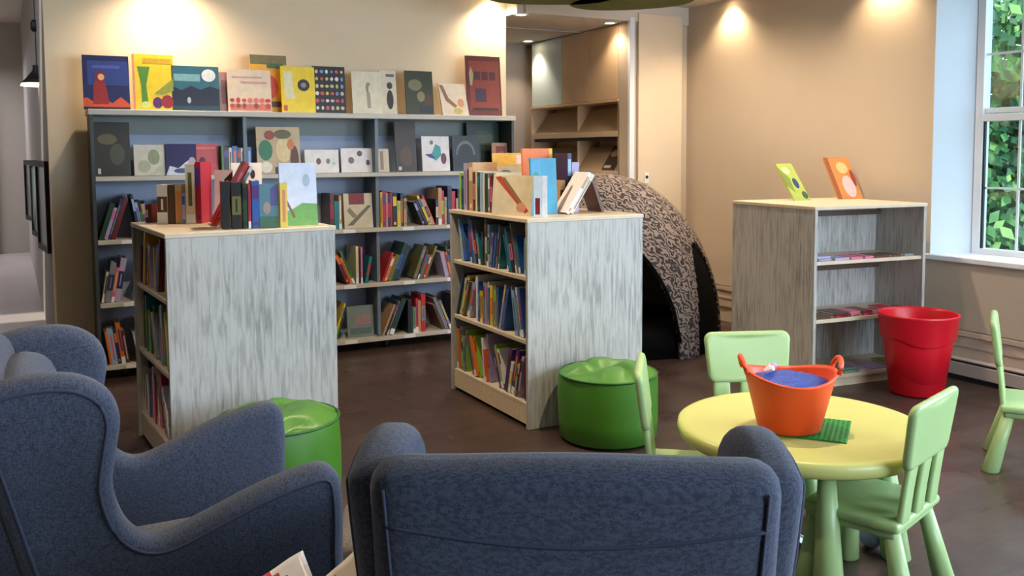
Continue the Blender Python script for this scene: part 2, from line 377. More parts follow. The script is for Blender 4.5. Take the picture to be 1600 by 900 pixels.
for z in (1.60, 1.25, .9, .55):
    M = Matrix.Translation((.02, 0, z)) @ Matrix.Rotation(R(-38), 4, 'Y')
    for y0, y1 in ((-.67, .015), (.04, .81)): obj('sloping_shelf', BX(0, .012, y0, y1, 0, .28, M=Matrix.Translation((.02, 0, z)) @ Matrix.Rotation(R(36), 4, 'Y')), RK, t)
    obj('shelf_lip', BX(0, .02, -.68, .82, z - .035, z + .012), mat('pale lip', (206, 186, 158), .5, .03), t)
    obj('shelf_shadow_strip', BX(.03, .28, -.68, .82, z - .065, z - .04), DARK, t)  # dark strip stands in for the shade under each sloping shelf

# ================================================================= BOOKS
PAL = {'red': (190, 42, 40), 'navy': (36, 44, 88), 'blue': (52, 96, 170), 'teal': (30, 120, 128), 'green': (60, 130, 60), 'dark green': (30, 66, 44),
       'yellow': (228, 196, 50), 'orange': (224, 118, 36), 'cream': (226, 212, 184), 'white': (232, 230, 228), 'black': (26, 25, 28), 'brown': (92, 60, 42),
       'purple': (92, 54, 124), 'pink': (214, 106, 140), 'grey': (130, 132, 138), 'maroon': (104, 30, 38), 'light blue': (140, 184, 214), 'tan': (188, 150, 106),
       'olive': (110, 106, 52), 'lilac': (174, 160, 196), 'lime': (150, 196, 70), 'crimson': (180, 30, 62)}
def cm(n):
    return mat('cover ' + n, PAL[n], .38, .1, 25)
_bk = {}
def book_mesh(c1, c2, style):
    """unit book: x thickness 0..1, y depth 0..1 (spine at y=0), z height 0..1"""
    k = (c1, c2, style)
    if k in _bk: return _bk[k]
    bm = bmesh.new()
    box(bm, 0, .12, 0, 1, 0, 1, 0); box(bm, .88, 1, 0, 1, 0, 1, 0); box(bm, .12, .88, 0, .03, 0, 1, 0); box(bm, .12, .88, .03, .97, .02, .98, 1)
    if style == 1: box(bm, .1, .9, -.006, 0, .62, .9, 2); box(bm, .25, .75, -.006, 0, .06, .14, 2)
    if style == 2: box(bm, 0.02, .98, -.006, 0, .3, .7, 2); box(bm, .4, .6, -.008, -.006, .36, .64, 0)
    if style == 3: box(bm, .3, .7, -.006, 0, .12, .84, 2)
    if style == 4: box(bm, .02, .98, -.006, 0, .0, .16, 3); box(bm, .3, .7, -.006, 0, .3, .86, 2)
    bmesh.ops.recalc_face_normals(bm, faces=bm.faces[:])
    me = bpy.data.meshes.new('book'); bm.to_mesh(me); bm.free()
    for m in (cm(c1), PAGE, cm(c2), WHITE): me.materials.append(m)
    _bk[k] = me; return me
ORD = 'first second third fourth fifth sixth seventh eighth ninth tenth eleventh twelfth thirteenth fourteenth fifteenth sixteenth seventeenth eighteenth nineteenth twentieth'.split()
def ordn(i): return ORD[i] if i < 20 else 'twenty-' + ORD[i - 20] if i < 29 else 'thirtieth'
def book(c1, c2, style, base, az, lean, t, d, h, label, group):
    """base = point of the lower front-left corner on the shelf; az: rotation of the row's axis; lean>0 : top to the right"""
    o = bpy.data.objects.new('book', book_mesh(c1, c2, style)); C.objects.link(o)
    lift = t * math.sin(abs(lean)) if lean > 0 else 0
    Mx = Matrix.Translation(Vector(base)) @ Matrix.Rotation(az, 4, 'Z') @ Matrix.Translation((0, 0, lift)) @ Matrix.Rotation(lean, 4, 'Y') @ Matrix.Diagonal((t, d, h, 1))
    o.matrix_world = Mx
    tag(o, label, 'book', group); return o
def row(org, az, length, hmax, dmax, place, group, n0=0, cols=None, fill=1.0, seed=1, lean_p=.55, from_word='left', hmin=.62):
    """books in a row, starting at org along axis az; spine faces the row's -y side"""
    rd = random.Random(seed); x = 0; i = n0; last = None; ax = Vector((math.cos(az), math.sin(az), 0)); dy = Vector((-math.sin(az), math.cos(az), 0))
    names = cols or list(PAL)
    while x < length * fill:
        n = rd.randint(3, 6); lean = 0
        if rd.random() < lean_p: lean = R(rd.choice((-1, 1)) * rd.uniform(7, 24))
        hg = [rd.uniform(hmin, .97) * hmax for _ in range(n)]
        if lean < 0: x += max(hg) * math.sin(-lean) + .003
        for k in range(n):
            t = rd.choice((.013, .016, .019, .022, .027, .034)); step = t / math.cos(lean)
            h = hg[k]; ext = (h * math.sin(lean) if lean > 0 else 0) + step
            if x + ext > length: x = 99; break
            c1 = rd.choice([q for q in names if q != last]); c2 = rd.choice([q for q in PAL if q != c1]); last = c1
            d = min(dmax, h * rd.uniform(.72, 1.0)); off = rd.uniform(0, .018)
            size = 'thin' if t < .017 else 'thick' if t > .026 else 'slim'
            ln = '' if lean == 0 else (' leaning left' if lean < 0 else ' leaning right')
            lb = '%s %s book%s, %s from left, %s' % (size, c1, ln, ordn(i), place)
            book(c1, c2, rd.choice((0, 1, 2, 3, 4)), Vector(org) + ax * x + dy * off, az, lean, t, d, h, lb, group)
            x += step + .0012; i += 1
        if lean > 0: x += max(hg) * math.sin(lean) + .003
        if rd.random() < .25: x += rd.uniform(.01, .04)
    return i

def faceout(name, X, Y, z, w_, h, rz, lean, label, group, base, art, t=.012):
    """a book standing with its front cover showing; art: list of (shape, colour, numbers) on a unit cover"""
    r = bpy.data.objects.new(name, None); C.objects.link(r); r.empty_display_size = .05
    r.matrix_world = Matrix.Translation((X, Y, z)) @ Matrix.Rotation(rz, 4, 'Z') @ Matrix.Rotation(-lean, 4, 'X')
    tag(r, label, 'book', group)
    bm = bmesh.new(); box(bm, -w_ / 2, w_ / 2, 0, .002, 0, h); box(bm, -w_ / 2, w_ / 2, t - .002, t, 0, h); box(bm, -w_ / 2, -w_ / 2 + .002, .002, t - .002, 0, h)
    mats = [mat('cover %s' % (str(base),), base, .4, .08, 18)]
    e = .0
    for n_, it in enumerate(art):
        kind, col, p = it; mats.append(mat('print %s' % (str(col),), col, .45, .1, 40)); mi = len(mats) - 1; e = .0006 + .0003 * n_
        if kind == 'r': box(bm, (p[0] - .5) * w_, (p[2] - .5) * w_, -e, 0, p[1] * h, p[3] * h, mi)
        elif kind == 'e':
            pts = [((p[0] - .5 + p[2] * math.cos(a * PI / 10)) * w_, (p[1] + p[3] * math.sin(a * PI / 10)) * h) for a in range(20)]
            _poly(bm, pts, e, mi)
        else: _poly(bm, [((p[k] - .5) * w_, p[k + 1] * h) for k in range(0, len(p), 2)], e, mi)
    obj('cover', bm, mats, r)
    obj('page_block', BX(-w_ / 2 + .002, w_ / 2 - .004, .002, t - .002, .004, h - .004), PAGE, r)
    return r
def _poly(bm, pts, e, mi):
    A = [bm.verts.new((x, -e, z)) for x, z in pts]; B_ = [bm.verts.new((x, 0, z)) for x, z in pts]
    bm.faces.new(A).material_index = mi
    for k in range(len(A)): bm.faces.new((A[k], A[(k + 1) % len(A)], B_[(k + 1) % len(A)], B_[k])).material_index = mi
def dots(cols, nx, ny, x0, y0, x1, y1, r, seed=3, asp=1.):
    rd = random.Random(seed); out = []
    for j in range(ny):
        for i in range(nx): out.append(('e', rd.choice(cols), (x0 + (x1 - x0) * (i + .5) / nx, y0 + (y1 - y0) * (j + .5) / ny, r * rd.uniform(.7, 1.1), r * rd.uniform(.7, 1.1) * asp)))
    return out

# ================================================================= WALL BOOKCASE
CX0, CX1, CY0, CY1 = .345, 3.335, 6.15, 6.45
t = thing('wall_bookcase', 'long low grey wall bookcase full of books against cream wall', 'bookcase', ((CX0 + CX1) / 2, 6.3, 0)); mx_ = (CX0 + CX1) / 2
def L_(x0, x1, y0, y1, z0, z1): return (x0 - mx_, x1 - mx_, y0 - 6.3, y1 - 6.3, z0, z1)
for a in ((CX0, CX0 + .02), (CX1 - .02, CX1)): obj('side_panel', BX(*L_(a[0], a[1], CY0 + .005, CY1, .06, 1.675)), mat('dark grey green enamel', (62, 68, 66), .5, .04), t)
for x in (1.29, 2.22): obj('divider', BX(*L_(x - .012, x + .012, CY0 + .03, CY1 - .012, .1, 1.675)), mat('slate divider', (108, 122, 134), .5, .04), t)
obj('back_panel', BX(*L_(CX0 + .02, CX1 - .02, CY1 - .012, CY1, .06, 1.675)), BACKP, t)
obj('top_board', BV(*L_(CX0 - .01, CX1 + .01, CY0 - .01, CY1, 1.675, 1.71), w=.003), SHELFM, t)
obj('upper_rail', BX(*L_(CX0 + .02, CX1 - .02, CY1 - .03, CY1 - .012, 1.56, 1.675)), GREYP, t)
for z in (1.29, .89, .49, .09):
    sf_ = obj('shelf', BV(*L_(CX0 + .02, CX1 - .02, CY0, CY1 - .012, z - .03, z), w=.002), SHELFM, t)
    for x in (.5, .8, 1.6, 1.95, 2.4, 2.75, 3.1):
        if z < 1: obj('label_holder', BX(*L_(x, x + .09, CY0 - .004, CY0, z - .028, z - .004)), WHITE, sf_)
for x in (.5, 1.29, 2.28, 3.2):
    obj('castor', lathe([(.001, 0), (.022, .002), (.026, .03), (.022, .058), (.001, .06)], 14, c=(x - mx_, -.08, 0)), BLACK, t, True)
# spine-out rows (seen spans only)
CZS = {'upper': .89, 'middle': .49, 'bottom': .09}
for si, (nm, z) in enumerate(CZS.items()):
    row((.375, CY0 + .02, z), 0, .62, .30, .22, '%s shelf, wall bookcase left bay' % nm, 'books in the wall bookcase', seed=21 + si, lean_p=.9)
row((1.87, CY0 + .02, .89), 0, .11, .28, .22, 'upper shelf, wall bookcase middle bay', 'books in the wall bookcase', seed=33, cols=['grey', 'brown', 'maroon', 'tan', 'teal'], lean_p=0)
row((1.50, CY0 + .02, .49), 0, .70, .29, .22, 'middle shelf, wall bookcase middle bay', 'books in the wall bookcase', seed=35)
row((1.50, CY0 + .02, .09), 0, .47, .29, .22, 'bottom shelf, wall bookcase middle bay', 'books in the wall bookcase', seed=36, cols=['black', 'maroon', 'green', 'yellow', 'red', 'grey'])
row((2.24, CY0 + .02, .89), 0, 1.05, .30, .22, 'upper shelf, wall bookcase right bay', 'books in the wall bookcase', seed=37, cols=['black', 'tan', 'navy', 'blue', 'crimson', 'yellow', 'olive', 'brown', 'tan', 'cream'])
row((2.24, CY0 + .02, .49), 0, 1.05, .30, .22, 'middle shelf, wall bookcase right bay', 'books in the wall bookcase', seed=52, cols=['orange', 'navy', 'orange', 'dark green', 'olive', 'red', 'lilac', 'green'], lean_p=.9)
row((2.24, CY0 + .02, .09), 0, 1.05, .30, .22, 'bottom shelf, wall bookcase right bay', 'books in the wall bookcase', seed=53, cols=['black', 'brown', 'tan', 'grey', 'dark green', 'maroon', 'red', 'black'], lean_p=.9)
W_ = (226, 222, 214)
def FO(tier, X, w_, h, label, base, art, Y=None, lean=6, rz=0, t=.012, name='picture_book'):
    z = {'top': 1.711, 'one': 1.291, 'two': .891, 'four': .091}[tier]
    if Y is None: Y = {'top': 6.24, 'one': 6.24, 'two': 6.21, 'four': 6.21}[tier]
    g = {'top': 'books displayed on top of the wall bookcase', 'one': 'books displayed on the highest shelf'}.get(tier, 'books in the wall bookcase')
    return faceout(name, X, Y, z, w_, h, R(rz), R(lean), label, g, base, art, t)
# --- top of the bookcase
FO('top', .454, .27, .345, 'navy picture book with a red-clad figure above orange flames', (28, 34, 86), [('r', (40, 62, 130), (.1, .45, .98, .9)), ('r', (74, 84, 170), (.2, .76, .8, .82)), ('p', (205, 78, 44), (0, .0, 1, 0, 1, .1, .8, .24, .62, .12, .45, .2, .25, .12, .08, .22, 0, .2)), ('p', (150, 34, 36), (.2, .1, .55, .1, .5, .4, .42, .62, .3, .62, .22, .45)), ('e', (120, 36, 40), (.37, .62, .12, .1)), ('e', (232, 176, 130), (.39, .6, .07, .06)), ('r', (40, 18, 24), (0, 0, 1, .05))])
FO('top', .735, .25, .365, 'yellow picture book with a tall green plant and purple fruit', (236, 206, 40), [('r', (226, 140, 120), (0, 0, .05, 1)), ('r', (206, 160, 40), (.25, .84, .95, .93)), ('p', (84, 140, 50), (.12, .78, .42, .78, .32, .45, .36, .1, .2, .1, .2, .45)), ('p', (150, 156, 60), (.5, .3, .98, .58, .98, .36, .7, .28)), ('e', (90, 40, 110), (.58, .14, .12, .1)), ('e', (150, 34, 50), (.82, .16, .15, .12)), ('e', (206, 220, 120), (.3, .1, .12, .06))])
FO('top', .995, .30, .30, 'dark teal picture book with a white moon over black hills', (44, 102, 120), [('r', (120, 170, 176), (.05, .66, .6, .82)), ('p', (22, 34, 56), (0, .08, 1, .08, 1, .5, .8, .56, .6, .48, .4, .56, .2, .46, 0, .55)), ('e', (226, 228, 226), (.78, .8, .15, .14)), ('r', (28, 66, 84), (0, 0, 1, .12)), ('e', (170, 190, 190), (.35, .24, .04, .07))])
FO('top', 1.185, .10, .27, 'narrow dusty pink book half hidden beside the cream one', (166, 128, 124), [('r', (130, 90, 92), (.3, .2, .8, .8))], Y=6.275)
FO('top', 1.345, .29, .29, 'cream picture book with red flowers along its lower edge', (228, 206, 180), [('r', (204, 160, 140), (.1, .8, .8, .84)), ('r', (204, 150, 136), (.3, .68, .9, .72)), ('r', (208, 120, 100), (.04, .04, .98, .18))] + dots([(200, 60, 50), (220, 110, 90), (150, 60, 60)], 7, 2, .02, .08, .98, .34, .06))
FO('top', 1.49, .25, .40, 'tall orange and green book standing behind the bright yellow one', (232, 168, 40), [('r', (120, 112, 70), (0, .84, 1, 1)), ('r', (70, 110, 70), (.45, .78, .9, .86)), ('e', (206, 70, 50), (.55, .45, .18, .2)), ('r', (90, 60, 40), (.5, .1, .9, .2))], Y=6.29, lean=5)
FO('top', 1.668, .235, .32, 'bright yellow picture book with a round black badge', (245, 212, 24), [('p', (236, 226, 180), (.08, .9, .34, .9, .34, .55, .42, .3, .1, .3)), ('e', (40, 34, 34), (.66, .6, .18, .13)), ('e', (150, 140, 130), (.66, .6, .08, .055)), ('r', (200, 90, 30), (.05, .04, .16, .16))], Y=6.2, lean=5)
FO('top', 1.902, .235, .335, 'black picture book covered in rows of small bright pictures', (30, 26, 32), dots([(220, 190, 170), (206, 90, 80), (120, 150, 190), (214, 200, 110), (236, 230, 225)], 6, 6, .04, .04, .96, .96, .055, 5, .8))
FO('top', 2.18, .225, .31, 'cream picture book with a pale standing figure', (232, 220, 190), [('e', (150, 140, 116), (.55, .62, .09, .13)), ('e', (232, 220, 190), (.62, .58, .07, .1)), ('p', (170, 158, 134), (.48, .5, .6, .5, .62, .14, .5, .14))])
FO('top', 2.35, .13, .325, 'narrow cream book with two dark shapes at its edge', (226, 212, 186), [('e', (70, 50, 50), (.6, .66, .17, .08)), ('e', (60, 36, 30), (.6, .34, .2, .22)), ('r', (120, 90, 100), (.4, .86, .9, .92))], Y=6.26)
FO('top', 2.59, .22, .33, 'dark olive picture book with a pale creature on it', (58, 60, 30), [('e', (128, 124, 84), (.35, .68, .25, .13)), ('e', (150, 140, 96), (.55, .42, .14, .12)), ('e', (96, 60, 40), (.8, .3, .14, .2)), ('r', (40, 50, 50), (.5, .05, .95, .22))])
FO('top', 2.86, .235, .25, 'white picture book with a brown curve, leaning sideways', (234, 218, 196), [('p', (150, 120, 96), (.02, .95, .16, .95, .3, .55, .6, .3, .5, .24, .2, .45)), ('e', (222, 160, 120), (.75, .4, .12, .14)), ('e', (214, 190, 120), (.6, .14, .16, .1))], Y=6.19, lean=16, rz=8)
FO('top', 3.15, .30, .47, 'tall dark red picture book, the largest on the bookcase top', (112, 34, 28), [('r', (150, 60, 40), (.08, .1, .95, .92)), ('r', (90, 26, 36), (.22, .6, .4, .74)), ('r', (90, 26, 36), (.44, .6, .62, .74)), ('r', (90, 26, 36), (.66, .6, .84, .74)), ('p', (186, 170, 120), (.08, .72, .14, .82, .2, .7, .16, .5, .1, .52)), ('r', (70, 44, 74), (.25, .24, .55, .46)), ('r', (60, 20, 20), (.15, .1, .9, .14))], Y=6.28, lean=5)
# --- highest shelf
FO('one', .47, .22, .345, 'dark olive brown book at the left end, highest shelf', (42, 38, 22), [('e', (104, 90, 54), (.4, .68, .26, .1)), ('e', (74, 78, 56), (.65, .4, .2, .2)), ('r', (210, 206, 190), (.12, .04, .2, .14))])
FO('one', .70, .20, .20, 'cream book with faint green leaves beside the olive one', (214, 208, 188), [('e', (150, 160, 120), (.6, .6, .18, .25)), ('e', (180, 184, 150), (.3, .3, .2, .2)), ('p', (196, 196, 176), (.4, 0, 1, 0, 1, .5))])
FO('one', .885, .19, .205, 'navy book with a white swirl on the highest shelf', (34, 36, 92), [('p', (222, 224, 234), (0, 0, 1, 0, 1, .34, .8, .52, .62, .4, .4, .22, .12, .3)), ('e', (70, 90, 130), (.5, .14, .25, .08)), ('e', (206, 176, 180), (.85, .42, .12, .16))], Y=6.215, rz=-4)
FO('one', 1.04, .175, .205, 'coral red book with a small black figure', (208, 76, 84), [('e', (52, 30, 40), (.4, .44, .12, .14)), ('p', (232, 216, 196), (.2, .0, .62, 0, .55, .3, .3, .3)), ('r', (226, 130, 120), (.1, .84, .9, .9))])
faceout('picture_book', 1.53, 6.23, 1.291, .30, .325, 0, R(6), 'large picture book with a crowded green and brown collage cover', 'books displayed on the highest shelf', (192, 170, 132), [('e', (40, 120, 84), (.2, .5, .16, .22)), ('e', (150, 60, 40), (.3, .82, .12, .1)), ('e', (222, 200, 150), (.62, .5, .18, .26)), ('e', (96, 90, 50), (.6, .84, .2, .1)), ('e', (90, 54, 34), (.86, .3, .1, .3)), ('e', (230, 226, 210), (.2, .14, .14, .12)), ('r', (54, 34, 30), (.4, .0, .56, .14)), ('e', (204, 120, 60), (.78, .62, .08, .12))], .02)
FO('one', 1.835, .245, .165, 'small white book with two tiny animals, left of its twin', (230, 224, 220), [('e', (110, 80, 70), (.4, .5, .07, .14)), ('e', (120, 130, 120), (.68, .5, .06, .12)), ('e', (170, 200, 190), (.85, .4, .05, .08))])
FO('one', 2.10, .25, .175, 'small white book with three tiny animals, right of its twin', (230, 224, 222), [('e', (120, 110, 110), (.3, .5, .09, .14)), ('e', (110, 70, 80), (.56, .78, .08, .12)), ('e', (90, 80, 110), (.8, .4, .06, .12))])
FO('one', 2.295, .085, .17, 'narrow beige book beside the dark brown tall one', (206, 192, 168), [('r', (150, 130, 108), (.2, .1, .5, .9))])
FO('one', 2.475, .165, .375, 'tall narrow dark brown book on the highest shelf', (50, 32, 22), [('e', (90, 66, 50), (.5, .3, .3, .2)), ('r', (214, 206, 190), (.12, .03, .26, .1))])
FO('one', 2.715, .225, .265, 'white picture book with a teal and purple bird', (230, 224, 224), [('p', (60, 160, 160), (.3, .4, .5, .78, .68, .7, .7, .45, .5, .3)), ('p', (80, 60, 140), (.1, .48, .34, .5, .5, .36, .3, .38)), ('e', (120, 50, 80), (.78, .36, .1, .16)), ('e', (90, 130, 100), (.36, .82, .06, .06))])
FO('one', 2.965, .22, .27, 'dark teal book with a pale arch printed on it', (26, 44, 54), [('e', (96, 110, 116), (.5, .5, .36, .36)), ('e', (26, 44, 54), (.5, .46, .3, .31)), ('r', (26, 44, 54), (.05, .08, .95, .45))])
FO('one', 3.16, .28, .375, 'large dark green board book standing behind the others', (30, 48, 36), [('e', (60, 76, 50), (.5, .7, .3, .14))], Y=6.32, lean=5)
FO('one', 3.24, .135, .215, 'small tan framed book with a dark red panel', (150, 112, 80), [('r', (110, 30, 26), (.25, .05, .9, .88)), ('r', (140, 60, 40), (.5, .2, .75, .7))], Y=6.2)
row((1.135, CY0 + .03, 1.291), 0, .22, .20, .2, 'highest shelf, wall bookcase left bay', 'books displayed on the highest shelf', seed=71, cols=['dark green', 'purple', 'white', 'green', 'blue', 'black', 'cream', 'lilac'], lean_p=0, hmin=.88)
# --- face-out books lower down
FO('two', 2.085, .215, .25, 'cream patterned book box with a dark red lid, wall bookcase', (198, 188, 158), [('r', (126, 26, 36), (.18, .68, .72, 1)), ('p', (110, 100, 84), (.1, .08, .3, .08, .95, .62, .85, .66)), ('p', (140, 120, 90), (.1, .5, .3, .3, .5, .3, .2, .6))], Y=6.2, t=.05, name='book_box')
FO('four', 2.09, .20, .23, 'grey green cover facing out, bottom shelf, middle bay', (118, 132, 124), [('r', (150, 120, 120), (.3, .4, .9, .7)), ('r', (90, 110, 110), (.1, .1, .9, .3))])

# ================================================================= FREE-STANDING BOOK UNITS (boards of whitewashed wood)
EDGE = mat('pale board edge', (206, 208, 206), .5, .03)
UTOP = mat('birch top', (212, 194, 168), .45, .06, 6, stretch=(2, 10, 2))
def unit(label, x, y, rz, w_, d, h, shelves, open_y=False):
    """two-sided unit, local origin at near-left corner; end panels on the local -y/+y faces (or -x/+x when open_y)"""
    t = thing('book_unit', label, 'bookcase', (x, y, 0), rz)
    if not open_y:
        for a in ((0, .022), (d - .022, d)): obj('end_panel', BV(0, w_, a[0], a[1], 0, h - .02, w=.002), WASH, t)
        obj('top_board', BV(-.004, w_ + .004, -.004, d + .004, h - .022, h, w=.003), UTOP, t)
        obj('centre_panel', BX(w_ / 2 - .008, w_ / 2 + .008, .022, d - .022, .06, h - .022), BACKP, t)
        for z in shelves:
            for a in ((.012, w_ / 2 - .008), (w_ / 2 + .008, w_ - .012)):
                obj('shelf', BV(a[0], a[1], .022, d - .022, z - .022, z, w=.002), UTOP, t)
        for a in ((.012, .03), (w_ - .03, w_ - .012)): obj('plinth', BX(a[0], a[1], .022, d - .022, .02, shelves[0] - .022), WWOOD, t)
    else:
        for a in ((0, .022), (w_ - .022, w_)): obj('end_panel', BV(a[0], a[1], 0, d, 0, h - .02, w=.002), WASH, t)
        obj('top_board', BV(-.004, w_ + .004, -.004, d + .004, h - .022, h, w=.003), UTOP, t)
        obj('centre_panel', BX(.022, w_ - .022, d / 2 - .008, d / 2 + .008, .06, h - .022), WASH, t)
        for z in shelves:
            for a in ((.012, d / 2 - .008), (d / 2 + .008, d - .012)):
                obj('shelf', BV(.022, w_ - .022, a[0], a[1], z - .022, z, w=.002), UTOP, t)
            if z < .9: obj('book_stop', BX(.022, w_ - .022, d / 2 - .04, d / 2 - .008, z + .24, z + .27), mat('brown stop rail', (96, 80, 70), .5, .05), t)
        obj('plinth', BX(.022, w_ - .022, .03, .045, .0, shelves[0] - .022), WWOOD, t)
    return t
U1 = (.50, 4.04, .071, .76, .81, 1.087); U2 = (2.209, 3.94, 0., .72, .95, 1.09); U3 = (4.056, 3.777, -.106, .873, .80, 1.10)
unit('whitewashed two-sided book unit on the left, behind the wing chair', *U1, (.13, .46, .79))
unit('whitewashed two-sided book unit in the middle, beside the zebra tent', *U2, (.13, .46, .79))
unit('whitewashed low shelf unit under the window side, nearly empty', *U3, (.075, .42, .77), True)
def ul(U, x, y, z=None):
    c, s = math.cos(U[2]), math.sin(U[2]); return Vector((U[0] + x * c - y * s, U[1] + x * s + y * c, U[5] + .0005 if z is None else z))
# books inside, on the left-facing sides (spines towards -x): the row axis runs towards the camera
for k, (z, nm, cl) in enumerate(((.79, 'top shelf', ['orange', 'cream', 'maroon', 'lilac', 'yellow', 'blue']), (.46, 'middle shelf', ['green', 'yellow', 'cream', 'teal', 'olive', 'maroon', 'grey']), (.13, 'bottom shelf', ['lilac', 'blue', 'pink', 'crimson', 'white', 'dark green', 'cream']))):
    row(ul(U1, .025, .785, z + .0005), U1[2] - PI / 2, .75, .29, .27, '%s of left book unit' % nm, 'books in the left book unit', seed=81 + k, cols=cl, lean_p=.4)
for k, (z, nm, cl) in enumerate(((.79, 'top shelf', ['black', 'teal', 'dark green', 'blue', 'navy', 'grey', 'brown', 'light blue']), (.46, 'middle shelf', ['olive', 'white', 'light blue', 'grey', 'lilac', 'navy', 'yellow', 'blue']), (.13, 'bottom shelf', ['orange', 'lime', 'white', 'purple', 'lilac', 'brown', 'maroon', 'grey']))):
    row(ul(U2, .025, .922, z + .0005), U2[2] - PI / 2, .89, .28, .27, '%s of middle book unit' % nm, 'books in the middle book unit', seed=91 + k, cols=cl, lean_p=.6)

# single books on the tops.  a: direction of the row axis relative to the unit
def one(U, x, y, a, lean, t_, d, h, c1, c2, st, label, grp): book(c1, c2, st, ul(U, x, y), U[2] + R(a), R(lean), t_, d, h, label, grp)
g = 'books standing on the left book unit'
for a in ((.085, .600, -30, 0, .05, .12, .19, 'cream', 'brown', 2, 'thick cream book, first on the left book unit top'),
          (.1325, .572, -30, 0, .03, .14, .19, 'brown', 'black', 0, 'dark brown book between a cream and an orange spine, left unit top'),
          (.161, .5555, -30, 0, .03, .15, .19, 'tan', 'orange', 3, 'tan book with an orange stripe, left unit top'),
          (.1885, .539, -30, 0, .016, .16, .15, 'lilac', 'blue', 1, 'short lilac book beside the tan one, left unit top'),
          (.2045, .530, -30, 0, .045, .18, .29, 'cream', 'olive', 4, 'tall pale cream book with olive print, left unit top'),
          (.2465, .506, -30, 0, .026, .18, .30, 'crimson', 'purple', 1, 'tall crimson book with a purple label, left unit top'),
          (.272, .30, -10, 28, .022, .18, .33, 'red', 'pink', 3, 'red book leaning far right on the left unit top'),
          (.306, .30, -10, 28, .016, .18, .31, 'white', 'grey', 1, 'white book leaning behind the red one, left unit top'),
          (.266, .10, -12, 0, .034, .17, .215, 'black', 'white', 0, 'black book, first of the front row on the left unit'),
          (.308, .092, -12, 0, .040, .17, .21, 'black', 'olive', 2, 'thick black book with an olive band, left unit top'),
          (.356, .082, -12, 0, .018, .17, .205, 'dark green', 'black', 1, 'dark green book in the front row, left unit top'),
          (.378, .078, -12, 0, .012, .17, .20, 'red', 'purple', 4, 'thin red book in the front row, left unit top'),
          (.394, .074, -12, 0, .034, .17, .215, 'blue', 'purple', 1, 'blue book in the front row, left unit top')):
    one(U1, *a, g)
def fo_u(U, x, y, a, lean, w_, h, label, grp, base, art, t_=.012):
    p = ul(U, x, y); faceout('picture_book', p.x, p.y, p.z, w_, h, U[2] + R(a), R(lean), label, grp, base, art, t_)
fo_u(U1, .468, .062, -4, 2, .085, .20, 'teal and purple cover facing out, front row on left unit', g, (40, 104, 116), [('p', (60, 50, 130), (.6, .5, 1, .5, 1, 1, .6, .9)), ('r', (30, 90, 50), (0, 0, 1, .26)), ('e', (160, 130, 120), (.4, .45, .2, .14))])
one(U1, .515, .045, -4, 0, .034, .045, .205, 'yellow', 'orange', 3, 'thick gold book before the sky-and-meadow card, left unit top', g)
fo_u(U1, .625, .10, -4, 5, .175, .295, 'large pale book with green meadow under a lilac sky', g, (212, 216, 232), [('p', (104, 164, 60), (.0, 0, 1, 0, 1, .34, .6, .36, .3, .26, 0, .2)), ('e', (170, 186, 200), (.72, .72, .1, .1)), ('r', (226, 222, 214), (.12, .84, .3, .88)), ('p', (120, 80, 40), (.1, .45, .16, .45, .4, .14, .34, .12))])
fo_u(U1, .515, .56, -8, 6, .15, .295, 'white card with two small dark figures behind the black books', g, (232, 218, 206), [('e', (120, 90, 50), (.35, .8, .06, .06)), ('e', (50, 36, 30), (.7, .8, .08, .08)), ('r', (206, 190, 176), (.1, .1, .9, .3))])
fo_u(U1, .390, .56, -30, 6, .09, .26, 'white book with a black corner beside the leaning red one', g, (226, 220, 214), [('p', (40, 30, 34), (.5, .8, 1, .98, 1, .7)), ('e', (60, 50, 50), (.7, .5, .16, .06))])
one(U1, .055, .74, -60, 0, .02, .1, .09, 'maroon', 'white', 2, 'small maroon box at the far left corner, left unit', g)
# -- top of the middle unit: spines along the left edge, then covers at the near end
g = 'books standing on the middle book unit'
specs = [(.022, .215, 'lime', 'cream', 0), (.03, .20, 'navy', 'teal', 1), (.045, .275, 'lilac', 'grey', 3), (.02, .24, 'brown', 'black', 0), (.05, .28, 'tan', 'cream', 1), (.03, .225, 'maroon', 'tan', 2), (.02, .23, 'cream', 'green', 0), (.032, .225, 'dark green', 'teal', 1),
         (.034, .225, 'light blue', 'lilac', 3), (.02, .225, 'cream', 'grey', 0), (.036, .22, 'dark green', 'black', 0), (.022, .215, 'grey', 'white', 1), (.028, .21, 'maroon', 'pink', 2)]
y = .915
for i, (t_, h, c1, c2, st) in enumerate(specs):
    one(U2, .05, y, -90, 0, t_, .16, h, c1, c2, st, '%s book, %s from the far end, middle unit top' % (c1, ordn(i)), g); y -= t_ + .0035
one(U2, .055, .42, -90, -14, .03, .16, .225, 'cream', 'pink', 3, 'cream book leaning back after the upright spines, middle unit', g)
fo_u(U2, .05, .27, -62, 6, .25, .215, 'cream cover with a red diagonal branch, middle unit top', g, (218, 202, 166), [('p', (190, 70, 50), (.05, .95, .2, .98, .95, .12, .85, .06)), ('p', (140, 110, 80), (.2, .95, .3, .95, .8, .3, .7, .3)), ('e', (206, 140, 110), (.75, .2, .12, .12))])
fo_u(U2, .125, .08, -30, 4, .07, .215, 'pale blue-white cover with a dark red base, middle unit top', g, (206, 220, 226), [('r', (120, 20, 32), (.1, .06, .45, .46)), ('r', (232, 236, 240), (.62, 0, 1, 1))])
fo_u(U2, .245, .24, -8, 5, .15, .305, 'tall bright blue book at the near end, middle unit top', g, (40, 150, 190), [('r', (80, 160, 206), (.04, .6, .4, .96)), ('e', (40, 150, 130), (.2, .66, .14, .1))], .02)
